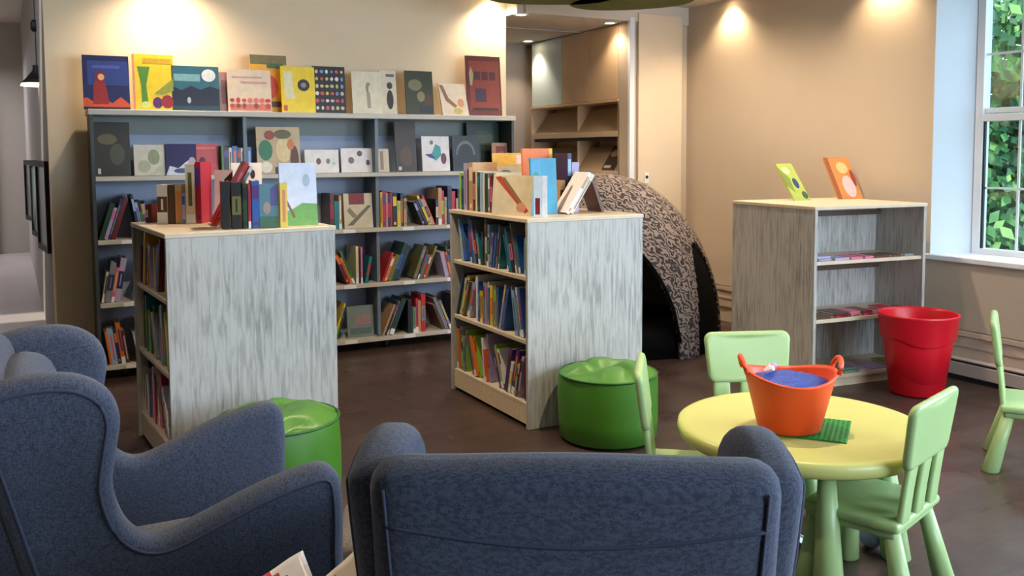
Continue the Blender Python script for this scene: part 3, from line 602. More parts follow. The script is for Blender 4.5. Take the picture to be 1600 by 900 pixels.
fo_u(U2, .325, .79, -8, 5, .20, .335, 'yellow and grey cover standing behind the blue one', g, (196, 180, 150), [('r', (226, 180, 70), (0, .78, 1, 1)), ('e', (90, 120, 120), (.4, .62, .2, .08)), ('r', (240, 214, 206), (.75, .8, .98, .96))])
fo_u(U2, .36, .50, -8, 5, .185, .36, 'large orange cover behind the blue one, middle unit', g, (222, 112, 28), [('r', (226, 170, 60), (.2, .68, .75, .8)), ('r', (206, 70, 40), (.05, .1, .5, .4)), ('r', (230, 190, 60), (.9, .0, 1, 1))], .02)
one(U2, .33, .16, -4, 33, .02, .16, .26, 'white', 'tan', 1, 'white book leaning steeply right beside the blue one', g)
one(U2, .356, .16, -4, 33, .018, .16, .25, 'cream', 'grey', 3, 'cream book leaning steeply against the tan one', g)
one(U2, .40, .335, -4, 0, .03, .16, .18, 'tan', 'brown', 2, 'short tan brown book under the leaning white ones', g)
one(U2, .448, .335, -4, 0, .024, .16, .33, 'navy', 'light blue', 1, 'tall navy book with a pale blue top, middle unit', g)
one(U2, .476, .335, -4, 0, .045, .16, .28, 'lilac', 'tan', 0, 'thick rounded lilac tan book, middle unit top', g)
one(U2, .615, .24, -4, -20, .016, .16, .24, 'brown', 'red', 0, 'dark brown book leaning left at the right end, middle unit', g)
one(U2, .575, .52, -10, -12, .03, .16, .22, 'pink', 'maroon', 4, 'pink book at the right end, far row, middle unit', g)
# -- low shelf unit: two display books on top, trays of thin cases inside
g = 'books on the low shelf unit'
fo_u(U3, .40, .58, 8, 36, .15, .30, 'lime green picture book with a small blue figure, low unit', g, (170, 186, 90), [('p', (120, 140, 60), (0, .9, .4, .6, .3, .2, 0, .4)), ('e', (46, 66, 110), (.62, .46, .16, .14)), ('e', (214, 216, 160), (.4, .8, .22, .1)), ('e', (60, 90, 60), (.8, .14, .16, .1))])
fo_u(U3, .80, .57, -4, 32, .20, .33, 'orange brown picture book with a pink figure, low unit', g, (206, 136, 76), [('r', (150, 86, 50), (0, 0, .16, 1)), ('e', (226, 186, 186), (.62, .3, .24, .26)), ('e', (228, 190, 130), (.6, .75, .22, .14)), ('e', (150, 60, 50), (.9, .5, .08, .2))])
rd = random.Random(5)
for z, nm, cl in ((.77, 'upper', ['brown', 'maroon', 'grey', 'pink', 'tan', 'lilac']), (.42, 'middle', ['maroon', 'brown', 'red', 'crimson', 'tan', 'pink']), (.075, 'bottom', ['grey', 'cream', 'green', 'tan', 'olive', 'lilac'])):
    x = .05; i = 0
    while x < .80:
        w_ = rd.uniform(.07, .13)
        if x + w_ > .845: break
        for q in range(rd.choice((1, 2, 2))):
            c1 = rd.choice(cl); o = bpy.data.objects.new('board_book', book_mesh(c1, rd.choice(cl), rd.choice((0, 1, 3)))); C.objects.link(o)
            th = .013; o.matrix_world = Matrix.Translation(ul(U3, x + w_, .03 + .01 * q, z + .0005 + q * (th + .0008))) @ Matrix.Rotation(U3[2], 4, 'Z') @ Matrix.Rotation(-PI / 2, 4, 'Y') @ Matrix.Diagonal((th, .15, w_ - .008, 1))
            tag(o, 'thin %s book lying flat, %s pile from left, %s, %s shelf, low unit' % (c1, ordn(i), ('below', 'above')[q], nm), 'book', 'thin books lying in the low shelf unit')
        x += w_ + rd.uniform(.003, .02); i += 1

# ================================================================= MAGAZINE on the rack
r_ = faceout('magazine', 4.515, 6.62, 1.275, .2, .26, R(-90), R(-0), 'dark magazine standing on the tan rack in the alcove', None, (70, 54, 48), [('e', (170, 140, 110), (.4, .7, .3, .16)), ('r', (200, 190, 180), (.1, .1, .6, .2))])
r_.matrix_world = Matrix.Translation((4.53, 6.62, 1.268)) @ Matrix.Rotation(R(-90), 4, 'Z') @ Matrix.Rotation(R(-33), 4, 'X')

# ================================================================= ZEBRA PLAY TENT
TC = Vector((3.93, 5.52, 0)); TH = 1.27; TRD = .72
t = thing('play_tent', 'zebra-striped dome play tent with a dark side panel behind the book units', 'play tent', TC)
def dome_r(z): return TRD * max(0, 1 - (z / TH) ** 2.6) ** .5
def dome(th0, th1, f0, f1, nth=40, nf=26, r_off=0., keep=None):
    bm = bmesh.new(); g_ = {}
    for i in range(nth + 1):
        for j in range(nf + 1):
            th = th0 + (th1 - th0) * i / nth; f = f0 + (f1 - f0) * j / nf; zz = TH * math.sin(f * PI / 2); rr = dome_r(zz) + r_off
            g_[i, j] = bm.verts.new((rr * math.cos(th) - .14 * (zz / TH) ** 2, rr * math.sin(th) + .07 * (zz / TH) ** 2, zz + (r_off if f > .9 else 0)))
    for i in range(nth):
        for j in range(nf):
            th = th0 + (th1 - th0) * (i + .5) / nth; f = f0 + (f1 - f0) * (j + .5) / nf
            if keep is None or keep(th, TH * math.sin(f * PI / 2)): bm.faces.new((g_[i, j], g_[i + 1, j], g_[i + 1, j + 1], g_[i, j + 1]))
    bmesh.ops.remove_doubles(bm, verts=bm.verts[:], dist=.0005)
    bmesh.ops.delete(bm, geom=[v for v in bm.verts if not v.link_faces], context='VERTS')
    return bm
OP = [(R(-126), R(34), .80), (R(-61), R(18), .78), (R(160), R(24), .7)]   # openings: centre, half width, height
def inopen(th, z):
    for k, (c_, hw, hh) in enumerate(OP):
        d = (th - c_ + PI) % (2 * PI) - PI
        if abs(d) < hw and z < hh * max(0, 1 - abs(d / hw) ** 2.4) ** .6: return k
    return -1
sh = obj('shell', dome(R(-180), R(180), 0, 1, 280, 110, 0, lambda a, z: inopen(a, z) < 0), ZEB, t, True)
so = sh.modifiers.new('thick', 'SOLIDIFY'); so.thickness = .025; so.offset = -1
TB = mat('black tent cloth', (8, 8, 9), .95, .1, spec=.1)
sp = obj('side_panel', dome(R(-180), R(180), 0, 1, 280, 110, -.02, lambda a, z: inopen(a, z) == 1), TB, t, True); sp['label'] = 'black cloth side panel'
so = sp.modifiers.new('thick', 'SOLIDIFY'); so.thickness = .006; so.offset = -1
ln_ = obj('lining', dome(R(-180), R(180), 0, 1, 280, 110, -.03, lambda a, z: inopen(a, z) < 0), mat('brown tent lining', (104, 90, 76), .9, .1), t, True)
obj('base_cushion', lathe([(.001, .19), (.60, .19), (.66, .14), (.67, .01), (.001, .005)], 48), TB, t, True)
for k in (0, 2):
    c_, hw, hh = OP[k]; pts = []
    for q in range(25):
        d = -hw * .985 + 2 * hw * .985 * q / 24; z = hh * max(0, 1 - abs(d / hw) ** 2.4) ** .6; rr = dome_r(z) - .005; pts.append((rr * math.cos(c_ + d) - .14 * (z / TH) ** 2, rr * math.sin(c_ + d) + .07 * (z / TH) ** 2, z + .01))
    obj('piping', tube(pts, .012, 6), TB, t, True)

# ================================================================= POUFS
GRN = mat('green vinyl', (68, 124, 34), .42, .05, 6, bump=.1, bscale=12)
GSEAM = mat('dark green piping', (40, 96, 30), .5, .05)
def pouf(label, x, y, seed, r=.245, h=.37):
    t = thing('pouf', label, 'pouf', (x, y, 0)); rd = random.Random(seed)
    bm = lathe([(.001, .004), (r * .9, .004), (r * .99, .02), (r * 1.015, h * .3), (r * 1.02, h * .6), (r * 1.0, h - .06), (r * .985, h - .045)], 72)
    for v in bm.verts:
        n = noise.noise(v.co * 6 + Vector((seed, 0, 0))); a = Vector((v.co.x, v.co.y, 0))
        if v.co.z > .03 and a.length > .05: v.co += a.normalized() * n * .016 * (v.co.z / h); v.co.z += n * .004
    obj('side', bm, GRN, t, True)
    prof = [(r * .985, h - .045)] + [(r * (.985 - .985 * q / 16) , h - .045 + .05 * math.sin(min(1, q / 9) * PI / 2) - (.0 if q < 10 else .012 * (q - 9) / 7)) for q in range(1, 17)]
    bm = lathe([(max(.001, a), b_) for a, b_ in prof], 72)
    for v in bm.verts:
        p = v.co; rad = (p.x ** 2 + p.y ** 2) ** .5 / r
        cr = max(0, 1 - abs(noise.noise(Vector((p.x * 5 + seed, p.y * 5, 0)))) * 5) * .030 * min(1, (1 - rad) * 4 + .1)
        p.z -= cr; p.z += noise.noise(p * 7 + Vector((0, seed, 0))) * .008 * (1 - rad)
    obj('top', bm, GRN, t, True)
    obj('piping', tube([(r * .99 * math.cos(a * PI / 24), r * .99 * math.sin(a * PI / 24), h - .045) for a in range(48)], .006, 6, closed=True), GSEAM, t, True)
    zz = []
    for q in range(20):
        a = R(-160 + 3 * q); zz.append(((r * 1.022) * math.cos(a), r * 1.022 * math.sin(a), h - .065 - .055 * math.sin(q / 19 * PI)))
    return t
pouf('green vinyl pouf in front of the left book unit, behind the wing chair', .85, 3.60, 3, .25, .40)
pouf('green vinyl pouf in front of the middle book unit, beside a kid chair', 2.51, 3.66, 8, .245, .375)

# ================================================================= RED TUB
RED = mat('red plastic', (206, 14, 34), .35, .03, 6)
t = thing('plastic_tub', 'tall red plastic tub with a wide collar before the low shelf unit', 'tub', (4.565, 3.455, 0))
n = 56; Rr, Rb, hb = .222, .150, .475
prof = [(.001, .004), (Rb - .01, .004), (Rb, .012), (Rb + (.205 - Rb) * .78, hb * .72), (.206, hb * .74), (.212, hb * .75)]
bm = lathe(prof, n); obj('body', bm, RED, t, True)
bm = lathe([(.185, hb * .70), (.207, hb * .715), (.210, hb * .73), (Rr, hb - .01), (Rr + .006, hb), (Rr - .004, hb + .004), (Rr - .012, hb - .01), (.198, hb * .72), (.15, .03), (.001, .02)], n)
for v in bm.verts:
    a = math.atan2(v.co.y, v.co.x); d = abs((a - R(-126) + PI) % (2 * PI) - PI)
    if v.co.z < hb * .75 and v.co.z > hb * .69: v.co.z -= .035 * max(0, 1 - (d / .75) ** 2)
obj('collar', bm, RED, t, True)

# ================================================================= KIDS TABLE + CHAIRS
LIME = mat('lime plastic', (154, 182, 122), .38, .03, 5)
LIME_LAMPLIT = mat('lamplit lime plastic', (190, 192, 112), .38, .03, 5)  # yellower lime for the tabletop, with warm lamplight painted in
TX, TY = 2.335, 2.22
t = thing('kids_table', 'round lime green plastic kids table with cone legs', 'table', (TX, TY, 0))
obj('tabletop', lathe([(.001, .425), (.37, .425), (.405, .425), (.42, .435), (.426, .455), (.422, .474), (.412, .480), (.395, .4785), (.001, .4785)], 96), LIME_LAMPLIT, t, True)
def cone_leg(x0, y0, x1, y1, z1, r0, r1):
    """foot (x0,y0) radius r0 to the top (x1,y1,z1) radius r1"""
    bm = bmesh.new(); rings = []
    for q, (f, k) in enumerate(((0, .9), (.012, 1.0), (.5, None), (1, None))):
        r = r0 * k if k else r0 + (r1 - r0) * f; c = (x0 + (x1 - x0) * f, y0 + (y1 - y0) * f, z1 * f)
        rings.append([bm.verts.new((c[0] + r * math.cos(a * PI / 14), c[1] + r * math.sin(a * PI / 14), c[2])) for a in range(28)])
    for A, B_ in zip(rings, rings[1:]):
        for k in range(28): bm.faces.new((A[k], A[(k + 1) % 28], B_[(k + 1) % 28], B_[k]))
    bm.faces.new(rings[0]); bm.faces.new(rings[-1]); return bm
for dx, dy in ((-.17, -.29), (.29, -.17), (.17, .29), (-.29, .17)):
    obj('leg', cone_leg(dx, dy, dx * .84, dy * .84, .43, .050, .026), LIME, t, True)
def kid_chair(label, x, y, face):
    """x,y: middle of the backrest at the seat; face: direction the sitter looks (radians)"""
    t = thing('kids_chair', label, 'chair', (x, y, 0), face - PI / 2, 'lime plastic kids chairs')
    W2 = .18
    obj('seat', rbox(.36, .31, .032, .014, 4, c=(0, .155, .288)), LIME, t, True)
    obj('seat_apron', rbox(.33, .28, .03, .012, 4, c=(0, .155, .262)), LIME, t, True)
    for sx in (-1, 1):
        for yy, fy in ((.035, -.03), (.275, .30)):
            obj('leg', cone_leg(sx * .165, fy, sx * .135, yy, .26, .037, .025), LIME, t, True)
    tl = lambda p: (p[0], p[1] - .047 * max(0, (p[2] - .29) / .38) ** 1.1 - .007 * (1 - (p[0] / W2) ** 2) * max(0, (p[2] - .4) / .27), p[2])
    # upper plate with rounded corners
    out = []
    for cx_, cz_, a0 in ((.150, .640, 0), (-.150, .640, 90), (-.137, .500, 180), (.137, .500, 270)):
        for q in range(7): a = R(a0 + 15 * q); out.append((cx_ + .034 * math.cos(a), cz_ + .034 * math.sin(a)))
    bm = slab2d(out, .028, .012, lambda a, b_, w_: tl((a, w_ + .012, b_)), 3); obj('backrest', bm, LIME, t, True)
    for sx in (-.115, 0, .115):
        obj('back_slat', rbox(.072, .020, .20, .009, 4, tl, (sx, .012, .385)), LIME, t, True)
    return t
kid_chair('lime plastic kids chair nearest the camera, right of the table', 2.415, 1.80, math.atan2(.95, -.30))
kid_chair('lime plastic kids chair behind the table, its back showing above it', 2.605, 2.765, math.atan2(-.92, -.39))
kid_chair('lime plastic kids chair left of the table, seen edge-on', 1.93, 2.55, math.atan2(-.62, .78))
kid_chair('lime plastic kids chair alone at the right edge near the heater', 3.87, 2.49, math.atan2(-.84, .54))

# tub on the table
t = thing('orange_tub', 'orange flexible tub with loop handles and blue filling on the table', 'tub', (2.245, 2.19, .4835)); t.scale = (.93, .93, .93)
ORG = mat('orange rubber', (236, 76, 24), .45, .03, 6)
hb = .205; n = 56
bm = lathe([(.001, .002), (.106, .002), (.112, .008), (.158, hb - .02), (.164, hb - .008), (.168, hb), (.160, hb + .003), (.154, hb - .01), (.110, .02), (.001, .012)], n)
def saddle(v):
    a = math.atan2(v.y, v.x) - R(-30); k = max(0, (v.z - .1) / .1) if v.z > .1 else 0
    v.z += .016 * math.cos(2 * a) * min(1, k); v.x *= 1 + .0 * k
for v in bm.verts: saddle(v.co)
obj('body', bm, ORG, t, True)
for sg in (0, 180):
    a = R(-34 + sg); c_ = Vector((math.cos(a), math.sin(a), 0)); pr = Vector((-c_.y, c_.x, 0)); pts = []
    for q in range(13):
        f = PI * q / 12; pts.append(c_ * (.160 + .016 * math.sin(f)) + pr * (.055 * math.cos(f)) + Vector((0, 0, hb + .008 + .05 * math.sin(f))))
    obj('handle', tube(pts, .0095, 10), ORG, t, True)
fb = obj('blue_toy_blocks', lathe([(.001, .200), (.05, .198), (.10, .190), (.146, .176), (.130, .09), (.001, .08)], 36), mat('blue toy plastic', (20, 66, 168), .4, .1, 60, bump=.8, bscale=70), None, True, (2.245, 2.19, .4835)); fb.scale = (.92, .92, .93)
for v in fb.data.vertices:
    if v.co.z > .15: v.co.z += noise.noise(v.co * 60) * .008
tag(fb, 'heap of blue toy blocks filling the orange tub', 'toys'); fb['kind'] = 'stuff'
rd = random.Random(4)
for k, (dx, dy, c_) in enumerate(((-.02, .07, (232, 228, 240)), (.01, .085, (210, 170, 200)), (-.045, .05, (236, 236, 240)))):
    b = bev(BX(-.016, .016, -.008, .008, -.006, .006), .001, 1)
    for q in (-.008, .008): lathe([(.0045, .006), (.0045, .010), (.0001, .010)], 10, b, (q, 0, 0))
    o = obj('toy_brick', b, mat('toy brick %d %d' % (c_[0], c_[1]), c_, .4, .03)); o.location = (2.245 + dx, 2.19 + dy, .4835 + .196); o.rotation_euler = (.3 * k, .4, k)
    tag(o, ('white toy brick on the blue heap, middle of three', 'lilac pink toy brick on the blue heap in the tub', 'white toy brick on the blue heap, left of three')[k], 'toy brick', 'loose bricks in the tub')
b = BX(-.128, .128, -.128, .128, 0, .004)
for i in range(16):
    for j in range(16):
        px_, py_ = -.12 + .016 * i, -.12 + .016 * j; box(b, px_ - .004, px_ + .004, py_ - .004, py_ + .004, .004, .0055)
o = obj('building_plate', b, mat('green toy plate', (20, 140, 60), .45, .04)); o.location = (2.315, 2.165, .4790); o.rotation_euler = (0, 0, R(38))
tag(o, 'square green studded building plate under the orange tub', 'building plate')
# small things on the floor under the table
o = obj('toy_ball', lathe([(.001, 0)] + [(.045 * math.sin(a * PI / 12), .045 - .045 * math.cos(a * PI / 12)) for a in range(1, 12)] + [(.001, .09)], 24), mat('lavender rubber', (150, 158, 214), .4, .05), None, True, (2.62, 2.15, 0)); tag(o, 'small lavender toy ball on the floor under the table', 'ball')
bm = bmesh.new(); gg = {}
for i in range(9):
    for j in range(9):
        p = Vector((i / 8 * .15, j / 8 * .12, 0)); gg[i, j] = bm.verts.new((p.x, p.y, .012 + .05 * abs(noise.noise(p * 14 + Vector((3, 1, 0))))))
for i in range(8):
    for j in range(8): bm.faces.new((gg[i, j], gg[i + 1, j], gg[i + 1, j + 1], gg[i, j + 1])).material_index = 1 if (i * 3 + j * 5) % 11 == 0 else 0
o = obj('crumpled_white_sheet', bm, [WHITE, BLACK], None, False, (2.40, 2.20, 0)); o.modifiers.new('t', 'SOLIDIFY').thickness = .002
tag(o, 'crumpled white sheet with black flecks on the floor under the table', 'paper')  # crumpled sheet standing for a white mark on the floor

# ================================================================= WING CHAIRS
def wing_chair(label, x, y, rz):
    t = thing('wing_chair', label, 'armchair', (x, y, 0), rz, 'blue grey wing chairs')
    def P(s, z): return (.42 - s, z)
    ctrl = [(-.02, .20), (-.04, .42), (-.04, .56), (-.022, .615), (.03, .63), (.16, .60), (.28, .555), (.38, .52), (.435, .53), (.475, .58), (.495, .66), (.485, .74), (.475, .82), (.50, .885), (.56, .925), (.64, .935), (.72, .925),
            (.775, .90), (.77, .82), (.735, .68), (.69, .50), (.64, .30), (.62, .18), (.45, .17), (.2, .17)]
    pts = [Vector((p[0], p[1], 0)) for p in (P(*c_) for c_ in ctrl)]
    out = [(p.x, p.y) for p in spline(pts, 5)]
    ar = sum(out[i][0] * out[(i + 1) % len(out)][1] - out[(i + 1) % len(out)][0] * out[i][1] for i in range(len(out)))
    if ar < 0: out.reverse()
    for sg in (-1, 1):
        def fn(a, b_, w_, sg=sg):
            fl = .018 * max(0, (b_ - .62) / .3) if b_ > .62 else 0       # wings flare outwards a little
            q_ = max(0, min(1, (.70 - b_) / .12)); tw = .03 * max(0, a / .4) * q_          # arms spread at the front
            return (sg * (.313 + fl * .6 + tw * .5) + w_ * (1.0), a, b_)
        sw_ = obj('side_wing', slab2d(out, .095, .036, fn, 5), FAB, t, True)
        # piping that follows the outer rim
        L_o = len(out); rim = []
        for i in range(L_o):
            d = Vector((out[(i + 1) % L_o][0] - out[i - 1][0], out[(i + 1) % L_o][1] - out[i - 1][1])).normalized()
            a, b_ = out[i][0] - d.y * .030, out[i][1] + d.x * .030
            if b_ > .19: rim.append((i, fn(a, b_, sg * .0465)))
        ln = [p for i, p in rim]
        # start the run where the rim rises from the bottom
        k0 = max(range(len(rim)), key=lambda k: (rim[k][0] - rim[k - 1][0]) % L_o); ln = ln[k0:] + ln[:k0]
        obj('piping', tube(ln, .0045, 6), SEAM, sw_, True)
    def bk(p):
        f = (p[2] - .17) / .78; y = p[1] - .20 - (.155 * f)
        return (p[0] * (1 + .0 * f), y - .012 * math.cos(p[0] / .33 * PI / 2) * f, p[2] + (.004 * math.cos(p[0] / .3 * PI) if p[2] > .8 else 0))
    bk_ = obj('back', rbox(.655, .12, .775, .05, 12, bk, (0, -.005, .5525)), FAB, t, True)
    obj('back_cushion', rbox(.52, .13, .46, .06, 10, bk, (0, .085, .66)), FAB, t, True)
    # seam across the rear of the back
    pts = []
    for q in range(25):
        xx = -.30 + .6 * q / 24; z = .838 - .030 * math.cos(xx / .3 * PI / 2); f = (z - .17) / .78; pts.append((xx, -.005 - .06 - .20 - .155 * f - .012 * math.cos(xx / .33 * PI / 2) * f + .0005, z))
    obj('back_seam', tube(pts, .0035, 6), SEAM, bk_, True)
    for sg in (-1, 1):
        pts = []
        for q in range(20):
            z = .90 - q * .035; f = (z - .17) / .78; xx = sg * (.296 - .02 * (q / 19)); pts.append((xx, -.2645 - .155 * f - .012 * math.cos(xx / .33 * PI / 2) * f, z))
        obj('back_seam', tube(pts, .003, 6), SEAM, bk_, True)
    obj('seat_cushion', rbox(.52, .56, .12, .045, 10, None, (0, .15, .275)), fabric('warm lit blue wool', (88, 84, 84), (116, 110, 108)) if 'cush' not in _m else _m['cush'], t, True)  # blue wool browned: warm lamplight painted into the cushion colour
    obj('seat_frame', rbox(.56, .60, .07, .02, 6, None, (0, .12, .19)), FAB, t, True)
    for sx, yy, s2 in ((-1, .36, .02), (1, .36, .02), (-1, -.16, -.06), (1, -.16, -.06)):
        obj('leg', cone_leg(sx * .27, yy + s2, sx * .25, yy, .18, .016, .026), mat('dark stained wood', (44, 28, 20), .4, .1), t, True)
    return t
wing_chair('blue grey wing chair in front, seen from behind', .93, 1.49, R(-31))
wing_chair('blue grey wing chair at the left, seen from its side', .228, 2.553, R(-91.5))

_m['cush'] = 0
t = thing('footstool', 'taupe padded footstool on the floor between the two wing chairs', 'footstool', (.95, 2.36, 0), R(-25))
obj('cushion', rbox(.46, .38, .12, .045, 6, None, (0, 0, .31)), fabric('taupe wool', (96, 88, 80), (126, 116, 104), 420), t, True)
for sx in (-1, 1):
    for sy in (-1, 1): obj('leg', cone_leg(sx * .19, sy * .15, sx * .17, sy * .13, .26, .014, .022), mat('dark stained wood', (44, 28, 20), .4, .1), t, True)
# side table with magazines between the chairs
t = thing('side_table', 'small round white side table between the wing chairs', 'table', (.265, 1.60, -.045))
obj('table_top', lathe([(.001, .60), (.20, .60), (.21, .604), (.21, .616), (.20, .62), (.001, .62)], 48), WHITE, t, True)
for a in (30, 150, 270): obj('leg', cone_leg(.15 * math.cos(R(a)), .15 * math.sin(R(a)), .10 * math.cos(R(a)), .10 * math.sin(R(a)), .555, .014, .014), WHITE, t, True, (0, 0, .045))
def magazine(label, x, y, z, rz, curl, cols, w_=.20, h=.27, seed=1):
    r = thing('magazine', label, 'magazine', (x, y, z), rz, 'magazines on the side table')
    for nm, off, mm in (('page_block', 0, PAGE), ('cover', .003, None)):
        bm = bmesh.new(); gg = {}; N_ = 16
        for i in range(N_ + 1):
            for j in range(N_ + 1):
                u, v = i / N_, j / N_; zz = off + curl * max(0, (u + v) - 1.05) ** 1.6 + .004 * noise.noise(Vector((u * 4 + seed, v * 4, 0)))
                gg[i, j] = bm.verts.new((u * w_, v * h - curl * .2 * max(0, u + v - 1.05), max(off, zz)))
        for i in range(N_):
            for j in range(N_):
                f = bm.faces.new((gg[i, j], gg[i + 1, j], gg[i + 1, j + 1], gg[i, j + 1]))
                if mm is None:
                    k = noise.noise(Vector((i * .22 + seed * 3, j * .22, 1))); f.material_index = (1 if 19 <= i + j <= 25 and k > -.25 else 2 if k < -.28 else 0) if seed == 2 else (1 if k > .26 else 2 if k < -.28 else 0)
        o = obj(nm, bm, mm if mm else [mat('print ' + str(c_), c_, .35, .05) for c_ in cols], r, True)
        so = o.modifiers.new('t', 'SOLIDIFY'); so.thickness = .0028; so.offset = -1
    return r
magazine('grey magazine at the bottom of the small pile, side table', .22, 1.50, .5785, R(8), .0, [(200, 196, 190), (120, 120, 126), (160, 150, 140)], .17, .20, 4)
magazine('cream magazine lying to the right on the side table', .32, 1.42, .5850, R(-12), .10, [(234, 220, 200), (224, 130, 90), (236, 232, 226)], .16, .22, 7)
magazine('magazine with red print and a curled corner, on the side table', .24, 1.42, .5915, R(0), .065, [(240, 236, 240), (214, 50, 44), (226, 222, 224)], seed=2)
# pale wooden cabinet behind the side-on chair
t = thing('wooden_cabinet', 'pale wooden cabinet behind the left wing chair, bottom left', 'cabinet', (-.72, 2.08, 0), R(-28.3))
obj('body', BX(-.4, .268, -.2, .2, .05, .66), WWOOD, t); obj('top_board', BV(-.41, .275, -.21, .21, .66, .685, w=.004), WWOOD, t)
obj('plinth', BX(-.38, .25, -.18, .18, 0, .05), DARK, t)
for a in ((-.395, -.07), (-.062, .262)):
    d = obj('door', bev(BX(a[0], a[1], -.215, -.2, .06, .65), .003, 1), WWOOD, t); obj('knob', lathe([(.001, 0), (.012, 0), (.012, .02), (.001, .02)], 12), BLACK, d, True, ((a[0] + a[1]) / 2, -.235, .5)).rotation_euler = (R(-90), 0, 0)

# ================================================================= CEILING THINGS
OLV = mat('olive acoustic felt', (92, 96, 34), .9, .06, 10)
def cloud(label, x, y, z, r, ph):
    out = []
    for q in range(64):
        a = q / 64 * 2 * PI; rr = r * (1 + .10 * math.cos(2 * a + ph) + .05 * math.cos(3 * a)); out.append((x + rr * math.cos(a), y + rr * math.sin(a)))
    o = obj('ceiling_panel', slab2d(out, .05, .015, lambda a, b_, w_: (a, b_, z + w_), 3), OLV); tag(o, label, 'ceiling panel', 'olive acoustic ceiling panels')
    for k, (dx, dy) in enumerate(((.15, .1), (-.15, .1))): obj('hanger', BX(x + dx - .003, x + dx + .003, y + dy - .003, y + dy + .003, z + .02, CZ), DARK, o)
cloud('smaller rounded olive ceiling panel at the top, nearer the bookcase', 3.14, 5.28, 2.50, .40, .6)
cloud('larger rounded olive ceiling panel hanging before the alcove', 3.76, 5.18, 2.50, .42, 2.4)
def downlight(label, x, y, z, power, aim=(0, 0, -1), spot=100, col=WARM, r=.05, blend=.8, es=25):
    t = thing('downlight', label, 'ceiling light', (x, y, z), 0, 'recessed ceiling lights')
    obj('trim_ring', lathe([(r * .8, 0), (r * 1.2, 0), (r * 1.2, -.008), (r * .85, -.01), (r * .8, 0)], 28), WHITE, t, True)
    obj('lens', lathe([(.001, -.004), (r * .8, -.004), (r * .8, -.002), (.001, -.002)], 28), mat('lamp lens', (255, 236, 200), .5, .01, emit=((255, 226, 180), es)), t, True)
    if power: light('SPOT', 'downlight_lamp', (x, y, z - .02), power, col, .03, aim=aim, spot=spot, blend=blend)
downlight('round downlight deep in the alcove ceiling, before its back wall', 4.376, 7.776, 2.53, 22)
downlight('round downlight in the alcove ceiling just inside its front edge', 3.50, 6.33, 2.53, 0)
downlight('round downlight over the right end of the alcove cabinets', 4.40, 6.40, 2.53, 12, spot=120)
downlight('round ceiling downlight washing the far end of the right wall', XW - .09, 5.69, CZ, 30, spot=120, col=(1, .76, .48))
downlight('round ceiling downlight washing the right wall above the low shelf', XW - .09, 4.17, CZ, 30, spot=120, col=(1, .76, .48))
downlight('round ceiling downlight washing the right wall beside the window', XW - .14, 2.2, CZ, 30, spot=110)
downlight('round ceiling downlight over the left part of the wall bookcase', .85, 6.22, CZ, 62, spot=140, blend=1)
downlight('round ceiling downlight over the right end of the wall bookcase', 3.30, 6.40, CZ, 45, spot=130)
downlight('round ceiling downlight before the cream door', 4.2, 5.3, CZ, 60, spot=160)
downlight('round ceiling downlight over the kids table', 2.35, 2.45, CZ, 110, spot=100)
downlight('unseen ceiling downlight over the book units, added as soft fill', 1.6, 4.3, CZ, 100, spot=150)  # wide lamp added out of view as soft fill for the walls
downlight('round ceiling downlight over the wing chairs', .3, 2.6, CZ, 70, spot=110)
downlight('unseen ceiling downlight over the low shelf unit, added for ambient light', 3.9, 4.3, CZ, 75, spot=160)  # wide lamp added out of view for ambient light on the wall

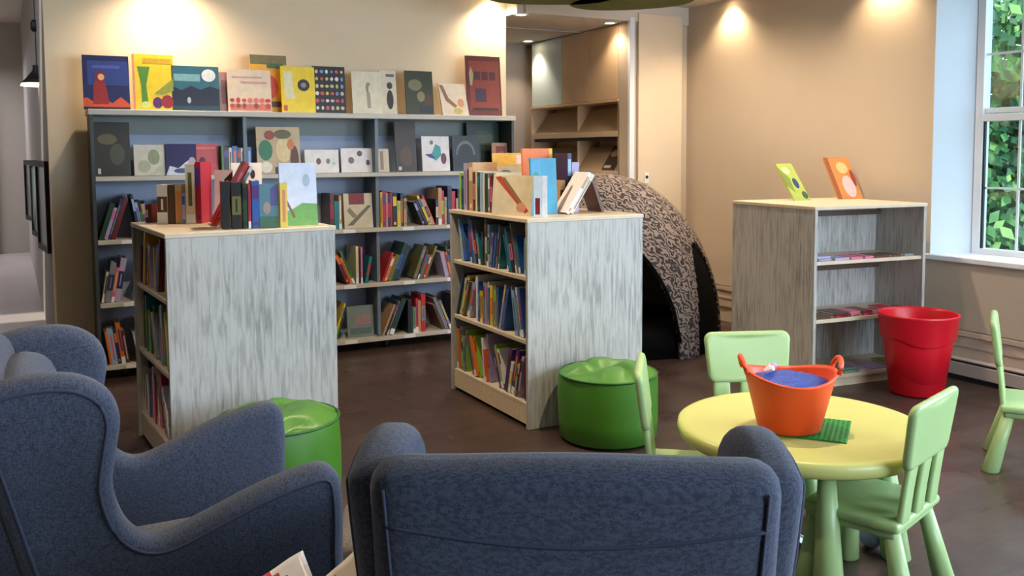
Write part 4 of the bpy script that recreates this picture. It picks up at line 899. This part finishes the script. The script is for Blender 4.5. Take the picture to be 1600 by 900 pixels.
# hall things at the far left: pendant, framed panels, long counter
t = thing('pendant_lamp', 'small black cone pendant lamp in the hall beyond the partition', 'lamp', (.085, 8.0, 1.99))
obj('shade', lathe([(.028, .14), (.03, .10), (.085, .03), (.12, 0), (.115, 0), (.08, .03), (.02, .1)], 28), BLACK, t, True)
obj('rim', lathe([(.11, -.002), (.118, -.022), (.001, -.02)], 28), mat('lit diffuser', (255, 240, 215), .5, .01, emit=((255, 236, 205), 3)), t, True)
obj('cord', tube([(0, 0, .14), (0, 0, 1.36)], .004, 6), BLACK, t); obj('connector', lathe([(.02, .40), (.032, .42), (.032, .47), (.02, .49)], 14, cap=True), BLACK, t, True)
for k, (x_, y_, zb) in enumerate(((.085, 6.95, .77), (.055, 7.8, .80), (.015, 9.0, .85))):
    t = thing('framed_panel', ('nearest', 'middle', 'farthest')[k] + ' of three black-framed glass panels along the hall wall', 'panel', (x_, y_, zb), R(6 + k), 'black framed panels in the hall'); hh = 1.385 - zb; ww = .5
    b = bmesh.new()
    for a in ((-ww, ww, 0, .04), (-ww, ww, hh - .04, hh), (-ww, -ww + .05, .04, hh - .04), (ww - .05, ww, .04, hh - .04)): box(b, -.02, .02, a[0] * .5, a[1] * .5, a[2], a[3])
    obj('frame', b, BLACK, t); obj('pane', BX(-.008, .008, -ww / 2 + .02, ww / 2 - .02, .03, hh - .03), mat('grey green glass', (120, 136, 134), .2, .03), t)
    obj('bracket', BX(.0, .06, -.05, .05, hh * .5, hh * .5 + .05), BLACK, t); 

# ================================================================= OUTSIDE
struct('ground_outside', BX(XW + .34, 30, -12, 20, -.6, -.5), mat('lawn', (70, 110, 50), .9, .2, 3))
LEAF = [mat('leaf deep', (50, 98, 62), .6, .3, 3), mat('leaf mid', (84, 138, 78), .6, .3, 3), mat('leaf bright', (126, 168, 92), .6, .2, 3)]
def tree(label, x, y, h, r, seed, nl=2600):
    t = thing('leafy_tree', label, 'tree', (x, y, -.5), 0, 'trees outside the window'); rd = random.Random(seed); bm = bmesh.new()
    cs = [(Vector((rd.uniform(-1, 1) * r * .6, rd.uniform(-1, 1) * r * .6, h * rd.uniform(.28, .92))), r * rd.uniform(.35, .6)) for _ in range(14)]
    for _ in range(nl):
        c_, q = rd.choice(cs); d = Vector((rd.gauss(0, 1), rd.gauss(0, 1), rd.gauss(0, 1))).normalized(); p = c_ + d * q * rd.uniform(.75, 1.05)
        s = rd.uniform(.05, .11); n_ = (d + Vector((rd.uniform(-.8, .8), rd.uniform(-.8, .8), rd.uniform(-.2, .9)))).normalized(); u = n_.orthogonal().normalized(); v_ = n_.cross(u)
        f = bm.faces.new([bm.verts.new(p + u * s * a + v_ * s * .55 * b_) for a, b_ in ((-1, 0), (0, -1), (1, 0), (0, 1))]); f.material_index = rd.choice((0, 0, 1, 1, 2))
    me = bpy.data.meshes.new('foliage'); bm.to_mesh(me); bm.free()
    for m in LEAF: me.materials.append(m)
    o = bpy.data.objects.new('foliage', me); C.objects.link(o); o.parent = t
    obj('trunk', tube([(0, 0, 0), (.05, .02, h * .3), (-.05, 0, h * .7)], [.16, .12, .06], 10), mat('bark', (80, 64, 48), .9, .2), t, True)
tree('leafy green tree nearest the window, low crown', 9.6, 5.9, 3.6, 1.7, 1, 9000)
tree('leafy green tree farther back to the left of the window view', 13.5, 11.6, 5.4, 2.2, 2, 7000)
tree('leafy green tree farther back to the right of the window view', 14.8, 6.6, 5.2, 2.4, 3, 7000)
